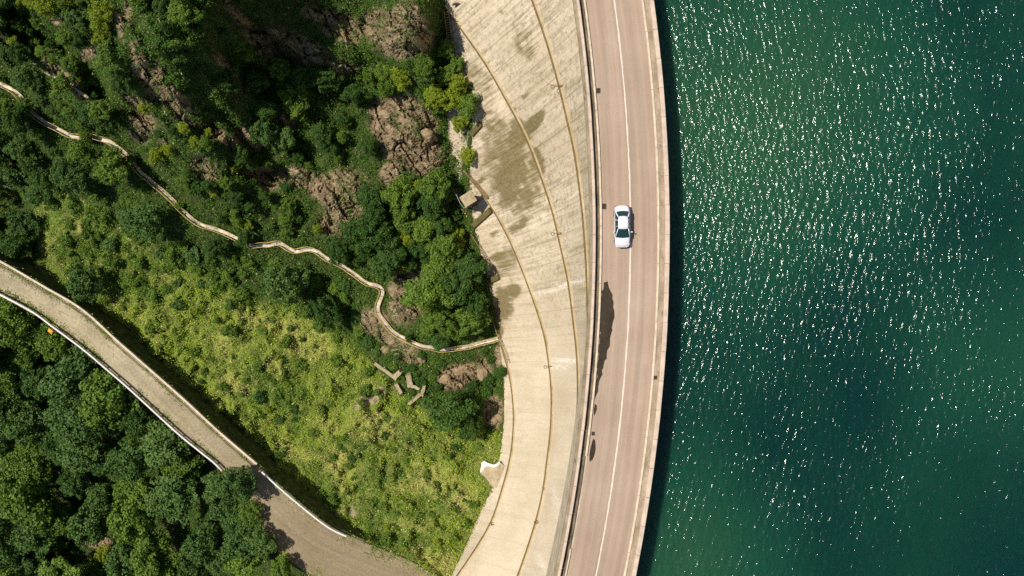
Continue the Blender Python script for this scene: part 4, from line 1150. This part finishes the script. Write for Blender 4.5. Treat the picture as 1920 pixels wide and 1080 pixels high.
        for y in (-1.38, 1.36):
            bm = bmesh.new(); bmesh.ops.create_cone(bm, cap_ends=True, segments=24, radius1=.31, radius2=.31, depth=.20, matrix=Matrix.Translation((s * .73, y, .31)) @ Matrix.Rotation(R_(90), 4, 'Y'))
            w = bm_obj("wheel", bm, M_TYRE, car)
            bm = bmesh.new(); bmesh.ops.create_cone(bm, cap_ends=True, segments=20, radius1=.2, radius2=.2, depth=.03, matrix=Matrix.Translation((s * .835, y, .31)) @ Matrix.Rotation(R_(90), 4, 'Y'))
            bm_obj("rim", bm, M_RIM, w)
    bm = bmesh.new(); bm_box(bm, (0, -2.245, .48), (.62, .05, .13), 0, .02); bm_obj("grille", bm, M_TRIM, car)
    # bonnet shut lines
    bm = bmesh.new()
    bm_tube(bm, [(-.60, -1.98, .80), (-.3, -2.06, .775), (0, -2.08, .77), (.3, -2.06, .775), (.60, -1.98, .80)], .010, 5); bm_obj("bonnet_seam", bm, M_TRIM, car)
    # dark floor of the cabin so the glass has depth
    bm = bmesh.new(); bm_box(bm, (0, .2, 1.05), (1.0, 1.7, .35), 0, .1); bm_obj("cabin", bm, M_TRIM, car)
make_car()

# ------------------------------------------------------------------ trees
def leaf_cloud(lobes, n, size, seed, flat=0.0, inner=0.12):
    """leaf-sized quads scattered over lumpy lobes: (cx,cy,cz,rx,ry,rz) each"""
    r = np.random.default_rng(seed)
    lobes = np.array(lobes, float)
    area = (lobes[:, 3] * lobes[:, 4]) ** 1.0
    pick = r.choice(len(lobes), n, p=area / area.sum())
    L = lobes[pick]
    d = r.normal(size=(n, 3)); d[:, 2] = d[:, 2] * 0.9 + 0.35
    d /= np.linalg.norm(d, axis=1, keepdims=True)
    rad_ = 1.0 - inner * 3 * r.random(n) ** 2 + 0.10 * r.normal(size=n)
    p = L[:, :3] + d * L[:, 3:6] * rad_[:, None]
    q = p * 2.1 + seed
    dis = np.stack([fbm(q[:, 1] + k * 9.1, q[:, 2] + q[:, 0] * .7 - k * 5.3, 3, seed + k) - .5 for k in range(3)], -1)
    p = p + dis * 0.42
    nrm = d + r.normal(size=(n, 3)) * 0.55 + np.array([0, 0, 0.35])
    nrm /= np.linalg.norm(nrm, axis=1, keepdims=True)
    ref = r.normal(size=(n, 3))
    u = np.cross(nrm, ref); u /= np.linalg.norm(u, axis=1, keepdims=True)
    w = np.cross(nrm, u)
    s = size * (0.6 + 0.8 * r.random(n))[:, None]
    asp = (0.55 + 0.35 * r.random(n))[:, None]
    v = np.stack([p - u * s, p - w * s * asp, p + u * s, p + w * s * asp], 1)
    v[:, 0] -= nrm * s * 0.25; v[:, 2] -= nrm * s * 0.25
    tint = np.clip(0.5 + 0.35 * r.normal(size=n) * 0.6 + 0.25 * (r.random(len(lobes))[pick] - 0.5), 0, 1)
    me = np_mesh("crown", v.reshape(-1, 3), np.arange(n * 4).reshape(-1, 4))
    attr_color(me, "tint", np.repeat(tint, 4)[:, None] * np.ones(3))
    return me

def lobes_tree(seed, n, spread=1.0, tall=1.0, lob=0.34):
    """crown of unit radius centred on the origin"""
    r = np.random.default_rng(seed)
    L = [(0, 0, -0.25 * tall, .50 * spread, .50 * spread, .45 * tall)]
    ex = r.uniform(.8, 1.15, 7)   # uneven outline
    for k in range(n):
        a = k * 2.399963 + r.uniform(-.3, .3)
        zz = r.uniform(-0.45, 0.95)
        rr = math.sqrt(max(0.05, 1 - (zz * .95) ** 2)) * r.uniform(.35, .92) * spread * ex[int((a % 6.2832) / 6.2832 * 7) % 7]
        q = lob * r.uniform(.65, 1.25)
        L.append((rr * math.cos(a), rr * math.sin(a), zz * tall * .75, q, q * r.uniform(.8, 1.1), q * r.uniform(.6, .9)))
    return L
CROWNS = []
for s, (n, sp, ta, lb, leaves, ls) in enumerate([(44, 1.0, .95, .24, 6200, .050), (56, 1.0, .85, .21, 6400, .046), (36, .95, 1.1, .28, 6000, .052), (50, 1.1, .8, .22, 6200, .048), (64, 1.0, 1.0, .19, 6600, .044), (40, .9, 1.25, .25, 6000, .050), (30, 1.05, 1.0, .30, 6000, .054), (58, 1.15, .9, .20, 6400, .046)]):
    me = leaf_cloud(lobes_tree(100 + s, n, sp, ta, lb), leaves, ls, 200 + s)
    me.materials.append(F_MID); CROWNS.append(me)
SHRUBS = []
for s in range(4):
    me = leaf_cloud(lobes_tree(300 + s, 18, 1.0, .7, .32), 1600, .085, 400 + s)
    me.materials.append(F_MID); me.name = "foliage"; SHRUBS.append(me)
def trunk_mesh(seed, limbs=5):
    """unit tree: crown centre at z = 1, ground at z = 0 (crown radius about 0.62)"""
    r = random.Random(seed)
    bm = bmesh.new()
    top = Vector((r.uniform(-.05, .05), r.uniform(-.05, .05), 1.1))
    bm_tube(bm, [(0, 0, -.5), (0.01, 0, .25), top * .55, top], [.075, .055, .04, .012], 7)
    for k in range(limbs):
        a = k * 2.4 + r.random(); z = r.uniform(.5, .85)
        e = Vector((math.cos(a) * r.uniform(.25, .42), math.sin(a) * r.uniform(.25, .42), z + r.uniform(.12, .32)))
        b = top * (z / 1.1)
        bm_tube(bm, [b, (b + e) / 2 + Vector((0, 0, .04)), e], [.025, .016, .006], 5)
    me = bpy.data.meshes.new("trunk"); bmesh.ops.recalc_face_normals(bm, faces=bm.faces[:]); bm.to_mesh(me); bm.free(); me.materials.append(M_BARK)
    return me
TRUNKS = [trunk_mesh(s) for s in range(3)]
STEMS = [trunk_mesh(9 + s, 7) for s in range(2)]
for m_ in STEMS: m_.name = "stems"
TONE = {'d': (F_DARK, 'dark green'), 'm': (F_MID, 'mid green'), 'b': (F_BLUE, 'bluish green'), 'y': (F_BRIGHT, 'bright yellow-green')}
ALLT = []    # (obj, px, py, r, tone, region, shrub)
def plant(px, py, rpx, tone, region, shrub=False, lift=None, label=None):
    px = float(px); py = float(py)
    z0 = float(hz(px, py))
    k = S * (H - z0) / H
    rw = rpx * k
    hc = rw * ((0.55 if shrub else 1.45) if lift is None else lift)          # crown centre above ground
    zb = z0; 
    for _ in range(8):
        x, y, _z = P(px, py, zb + hc)
        zb = 0.5 * zb + 0.5 * ground_at(x, y, zb)
    x, y, _z = P(px, py, zb + hc)
    e = empty("shrub" if shrub else "tree", (x, y, zb), random.uniform(0, 6.28))
    meshes = SHRUBS if shrub else CROWNS
    cr = bpy.data.objects.new("foliage" if shrub else "crown", random.choice(meshes)); COL.objects.link(cr)
    cr.parent = e; cr.location = (0, 0, hc)
    cr.scale = (rw * random.uniform(.82, 1.18), rw * random.uniform(.82, 1.18), rw * random.uniform(.85, 1.15))
    cr.material_slots[0].link = 'OBJECT'; cr.material_slots[0].material = TONE[tone][0]
    tk = bpy.data.objects.new("stems" if shrub else "trunk", random.choice(STEMS if shrub else TRUNKS)); COL.objects.link(tk)
    tk.parent = e; tk.scale = (rw * 1.2, rw * 1.2, hc)
    ALLT.append((e, px, py, rpx, tone, region, shrub, label))
    return e

# trees one can tell apart, placed as in the photograph
for (px, py, r, tn, lab) in [(540, 528, 40, 'b', "round bluish tree on the slope, larger of the two below the hillside path"), (612, 580, 31, 'd', "dark tree on the slope, smaller of the two below the hillside path"), (158, 530, 36, 'b', "dark leafy tree leaning by the lower road's upper bend"), (272, 415, 36, 'b', "round bluish tree standing alone under the path's middle stretch"), (213, 318, 32, 'm', "leafy tree just under the path's upper stretch, casting a black shadow"), (405, 465, 24, 'd', "small dark tree right under the gap in the path"),
                             (845, 772, 36, 'd', "dark round tree beside the ruins near the dam foot"), (880, 800, 24, 'd', "smaller dark tree between the round tree and the dam foot"), (190, 22, 20, 'y', "bright yellow-green tree on the upper-left ridge, topmost of three"), (192, 48, 19, 'y', "bright yellow-green tree on the upper-left ridge, middle of three"), (190, 74, 15, 'y', "bright yellow-green tree on the upper-left ridge, lowest of three"),
                             (853, 185, 22, 'y', "yellow-green tree touching the dam face above the concrete box"), (838, 92, 18, 'm', "green tree in the slot between the top rock and the dam"), (876, 292, 15, 'y', "small bright tree at the dam foot above the concrete hut"), (860, 155, 18, 'y', "small yellow-green tree just above the one touching the dam face"), (938, 697, 11, 'd', "small dark bushy tree against the dam foot below the path's end"), (822, 640, 20, 'd', "dark tree overhanging the hillside path near its dam end"), (858, 440, 15, 'y', "yellowish tree at the dam foot below the concrete box"),
                             (52, 198, 18, 'm', "green tree covering the path between the photo's left edge and its first bright stretch"), (160, 256, 13, 'm', "small tree covering the path between its two leftmost bright stretches"), (246, 300, 10, 'm', "small green tree touching the path just above its long straight stretch"), (336, 385, 9, 'm', "bushy tree breaking the path halfway down the left slope"), (458, 448, 17, 'd', "dark tree shading the path where it turns level"), (768, 634, 9, 'd', "tiny dark tree hiding the path below its zigzag"),
                             (447, 912, 36, 'b', "large bluish tree overhanging the lower road where the long guardrail ends"), (470, 965, 25, 'm', "tree casting its shadow on the widening lower road, below the overhanging one"), (494, 1018, 26, 'b', "bluish tree shading the lower road's outer edge near the photo's bottom"), (530, 1066, 24, 'm', "tree at the bottom edge of the photo beside the lower road")]:
    plant(px, py, r, tn, 'own', label=lab, lift=2.6 if px > 440 and px < 540 and py > 900 else None)

def scatter(region, poly, rmin, rmax, gap, tones, want, avoid=(), shrub=False, rockmax=0.6, lift=None):
    xs_ = [p[0] for p in poly]; ys_ = [p[1] for p in poly]
    got = []; tries = 0
    prev = [(a[1], a[2], a[3]) for a in ALLT]
    while len(got) < want and tries < 6000:
        tries += 1
        px = random.uniform(min(xs_), max(xs_)); py = random.uniform(min(ys_), max(ys_))
        if not in_poly(np.array([px]), np.array([py]), poly)[0]: continue
        r = random.uniform(rmin, rmax)
        if any(math.hypot(px - a, py - b) < (r + c_) * gap for a, b, c_ in prev): continue
        a1 = np.array([px]); b1 = np.array([py])
        if float(zones(a1, b1)[0][0]) > rockmax: continue
        if poly_dist(a1, b1, [tuple(q) for q in PATH_S])[0][0] < r * .85 + 2 or math.hypot(px - 917, py - 880) < r + 22: continue
        if in_poly(a1, b1, ROADPOLY)[0]: continue
        if min(poly_dist(a1, b1, ROAD_NE)[0][0], poly_dist(a1, b1, ROAD_SW)[0][0]) < r * (.55 if not shrub else .9): continue
        prev.append((px, py, r)); got.append(1)
        plant(px, py, r, random.choice(tones), region, shrub, lift)

FOREST = [(-60, 540), (60, 595), (160, 665), (250, 745), (335, 822), (415, 888), (470, 960), (505, 1035), (560, 1075), (600, 1130), (-60, 1130)]
scatter('forest', [(395, 885), (440, 900), (478, 960), (505, 1035), (470, 1060), (430, 960)], 26, 36, .45, 'bbm', 5, lift=2.0)
scatter('forest', FOREST, 38, 52, .62, 'mmbbm', 24)
scatter('forest', FOREST, 24, 36, .60, 'mmbbdd', 32)
scatter('forest', FOREST, 12, 20, .6, 'mmbdy', 30)
UPL = [(-60, -50), (165, -50), (170, 90), (240, 110), (330, 180), (250, 225), (180, 245), (60, 205), (-60, 110)]
scatter('ridge', UPL, 16, 27, .62, 'mmdby', 22)
scatter('ridge', UPL, 7, 14, .6, 'mmdby', 44)
GUL = [(-60, 150), (20, 190), (70, 240), (130, 275), (230, 300), (200, 350), (110, 345), (60, 420), (60, 520), (-60, 440)]
scatter('gully', GUL, 20, 32, .5, 'bdmb', 20)
scatter('gully', GUL, 10, 17, .55, 'bdm', 14)
RAV = [(250, -50), (400, -50), (520, 60), (600, 130), (690, 130), (680, 200), (720, 330), (640, 300), (590, 340), (520, 300), (420, 160), (300, 90)]
scatter('ravine', RAV, 18, 30, .58, 'dddmb', 17, rockmax=.45)
scatter('ravine', RAV, 9, 16, .55, 'ddm', 20, rockmax=.5)
BAND = [(690, 125), (860, 120), (880, 160), (885, 225), (850, 240), (820, 190), (740, 175), (690, 165)]
scatter('band', BAND, 16, 24, .52, 'mymy', 12, rockmax=1)
LOWR = [(600, 440), (700, 355), (760, 345), (840, 330), (856, 400), (862, 440), (896, 545), (908, 615), (880, 635), (800, 620), (795, 520), (720, 500), (650, 490)]
scatter('bowl', LOWR, 22, 34, .5, 'dddmm', 26, rockmax=.8)
scatter('bowl', LOWR, 12, 18, .5, 'ddmy', 26, rockmax=.8)
MIDS = [(300, 230), (420, 250), (520, 320), (600, 430), (600, 460), (500, 450), (440, 430), (340, 370), (260, 290)]
scatter('midslope', MIDS, 8, 17, .62, 'mmddy', 36)
scatter('bush', [(90, 345), (210, 350), (330, 450), (470, 490), (500, 560), (420, 600), (300, 560), (220, 540), (120, 480)], 9, 17, .58, 'mmmb', 60, shrub=True)
scatter('bush', [(480, 480), (640, 510), (700, 640), (640, 640), (560, 590)], 9, 15, .7, 'mmd', 14, shrub=True)
scatter('meadow', [(230, 560), (500, 590), (660, 660), (790, 760), (930, 800), (900, 940), (850, 1050), (700, 1010), (520, 870), (380, 750)], 9, 15, 1.0, 'mmmd', 26, shrub=True)
scatter('meadow', [(200, 540), (500, 590), (660, 660), (790, 760), (930, 800), (900, 940), (850, 1050), (700, 1010), (520, 870), (380, 750)], 4, 9, .85, 'mmmmyd', 105, shrub=True)
scatter('shelf', [(640, 640), (700, 660), (930, 650), (935, 740), (930, 860), (820, 800), (700, 640)], 7, 14, .8, 'dmd', 22, shrub=True, rockmax=.9)

# unique labels: kind, colour, region, band across the region and count from the left
REG = {'forest': ("in forest below lower road", "trees of the lower-left forest"), 'ridge': ("on upper-left wooded ridge", "trees on the upper-left ridge"), 'gully': ("in dark gully, left edge", "trees in the left gully"), 'ravine': ("in shaded top ravine", "trees in the shaded ravine"), 'band': ("in row under top rock", "trees between the two rock knobs"), 'bowl': ("in wood between path and dam", "trees between path and dam"), 'midslope': ("on rocky slope above path", "trees above the path"), 'bush': ("on bushy slope below path", "shrubs below the path"), 'meadow': ("in sunlit meadow", "shrubs of the meadow"), 'shelf': ("around ruins and rock shelf", "shrubs around the ruins")}
ORD = ["first", "second", "third", "fourth", "fifth", "sixth", "seventh", "eighth", "ninth", "tenth", "eleventh", "twelfth", "thirteenth", "fourteenth", "fifteenth", "sixteenth", "seventeenth", "eighteenth", "nineteenth", "twentieth"]
for reg, (ph, grp) in REG.items():
    items = sorted([a for a in ALLT if a[5] == reg], key=lambda a: a[2])
    if not items: continue
    nb = max(1, math.ceil(len(items) / 9))
    for bi in range(nb):
        row = sorted(items[bi * len(items) // nb:(bi + 1) * len(items) // nb], key=lambda a: a[1])
        for k, (e, px, py, r, tn, _r, sh, _l) in enumerate(row):
            big_ = "small" if r < (18 if not sh else 10) else ("large" if r > (32 if not sh else 14) else "medium")
            rowname = "" if nb == 1 else f", {ORD[bi]} row"
            tag(e, f"{big_} {TONE[tn][1]} {'shrub' if sh else 'tree'} {ph}{rowname}, {ORD[k]} from left", "shrub" if sh else "tree", grp)
for e, px, py, r, tn, reg, sh, lab in ALLT:
    if reg == 'own': tag(e, lab, "tree")

# ------------------------------------------------------------------ undergrowth: leaves of weeds, grass and creepers over the whole slope
N = 145000
ux = rng.uniform(-190, 960, N * 2); uy = rng.uniform(-130, 1210, N * 2)
rk, dr, sc = zones(ux, uy)
md = meadow(ux, uy)
keep = (ux < jx(uy) - 1) & ~in_poly(ux, uy, ROADPOLY) & (poly_dist(ux, uy, PATH)[0] > 5.5)
patch = 0.5 * fbm(ux / 22, uy / 22, 4, 81) + 0.5 * fbm(ux / 60, uy / 60, 3, 82)
keep &= rng.random(N * 2) < np.clip(1.05 - rk * 0.84 - sc * 0.85 - dr * md * 0.65, 0.05, 1)
keep &= ~((rk > 0.5) & (patch < 0.485))
keep &= ~in_poly(ux, uy, [(x_, y_) for x_, y_ in pad])
ux, uy, rk, dr, md, patch = [a[keep][:N] for a in (ux, uy, rk, dr, md, patch)]
uz = hz(ux, uy)
ev = rng.random(2600); eo = np.abs(rng.normal(size=2600)) * 5.0      # weeds on the road's verges
ei = (ev * (n_ - 1)).astype(int); ef = np.clip(eo / 60, 0, .4)
ei = np.where(vnoise(ei / 5.0, ei * 0, 17) > .42, ei, (ei * 7) % (n_ // 3))
side_ = rng.random(2600) < .5
ep = np.where(side_[:, None], ne[ei] * (1 - ef[:, None]) + sw[ei] * ef[:, None], sw[ei] * (1 - ef[:, None]) + ne[ei] * ef[:, None]) + rng.normal(size=(2600, 2)) * 1.5
ux = np.concatenate([ux, ep[:, 0]]); uy = np.concatenate([uy, ep[:, 1]]); uz = np.concatenate([uz, np.full(2600, ROAD_Z)])
rk = np.concatenate([rk, np.zeros(2600)]); dr = np.concatenate([dr, np.full(2600, .8)]); md = np.concatenate([md, rng.random(2600)]); patch = np.concatenate([patch, np.full(2600, .5)])
base = Pn(ux, uy, uz)
n = len(ux)
LV = 6
b = np.repeat(base, LV, 0); m2 = n * LV
clump = np.repeat(smooth(0.35, 0.7, fbm(ux / 7, uy / 7, 3, 91)), LV)
onroad = np.repeat(np.arange(n) >= n - 2600, LV)
clump = np.where(onroad, 0, clump)
b = b + rng.normal(size=(m2, 3)) * np.array([.22, .22, 0]) + np.stack([np.zeros(m2), np.zeros(m2), rng.random(m2) * (.10 + .85 * clump)], -1)
nr = rng.normal(size=(m2, 3)) * .6 + np.array([-.1, 0, 1.0]); nr /= np.linalg.norm(nr, axis=1, keepdims=True)
u = np.cross(nr, rng.normal(size=(m2, 3))); u /= np.linalg.norm(u, axis=1, keepdims=True); w = np.cross(nr, u)
s = (.055 + .10 * rng.random(m2) ** 1.6)[:, None]
asp = (.35 + .4 * rng.random(m2))[:, None]
v = np.stack([b - u * s, b - w * s * asp, b + u * s, b + w * s * asp], 1)
v[:, 0] -= nr * s * .3; v[:, 2] -= nr * s * .3
g_dark = np.array([.032, .082, .012]); g_mid = np.array([.105, .235, .020]); g_yel = np.array([.270, .380, .034]); g_dry = np.array([.52, .43, .19])
mdr = np.repeat(md, LV); drr = np.repeat(dr, LV); pr_ = np.repeat(patch, LV)
lowm = np.repeat(fbm(ux / 120, uy / 120, 3, 95), LV)
yel = np.clip(mdr * (1.2 - 1.0 * np.repeat(smooth(.5, .7, fbm(ux / 13, uy / 13, 3, 97)), LV)) * (0.10 + 1.15 * smooth(.36, .58, lowm) * smooth(430, 640, np.repeat(uy, LV)) + 0.35 * smooth(.45, .65, pr_)) + .12 * rng.normal(size=m2), 0, 1)[:, None]
grn = np.clip(.30 + .45 * mdr + .5 * (pr_ - .5) + .22 * rng.normal(size=m2), 0, 1)[:, None]
col = g_dark * (1 - grn) + g_mid * grn
col = col * (1 - yel) + g_yel * yel
dk = (rng.random(m2) < np.clip(drr * mdr * .75 + .05 * mdr + .02, 0, .8))[:, None]
col = np.where(dk, g_dry * (.6 + .7 * rng.random((m2, 1))), col)
me = np_mesh("undergrowth", v.reshape(-1, 3), np.arange(m2 * 4).reshape(-1, 4))
attr_color(me, "tint", np.repeat(col, 4, 0))
ug = link("undergrowth", me, M_UNDER)
tag(ug, "low weeds, grass and creepers covering the hillside", "undergrowth", kind='stuff')
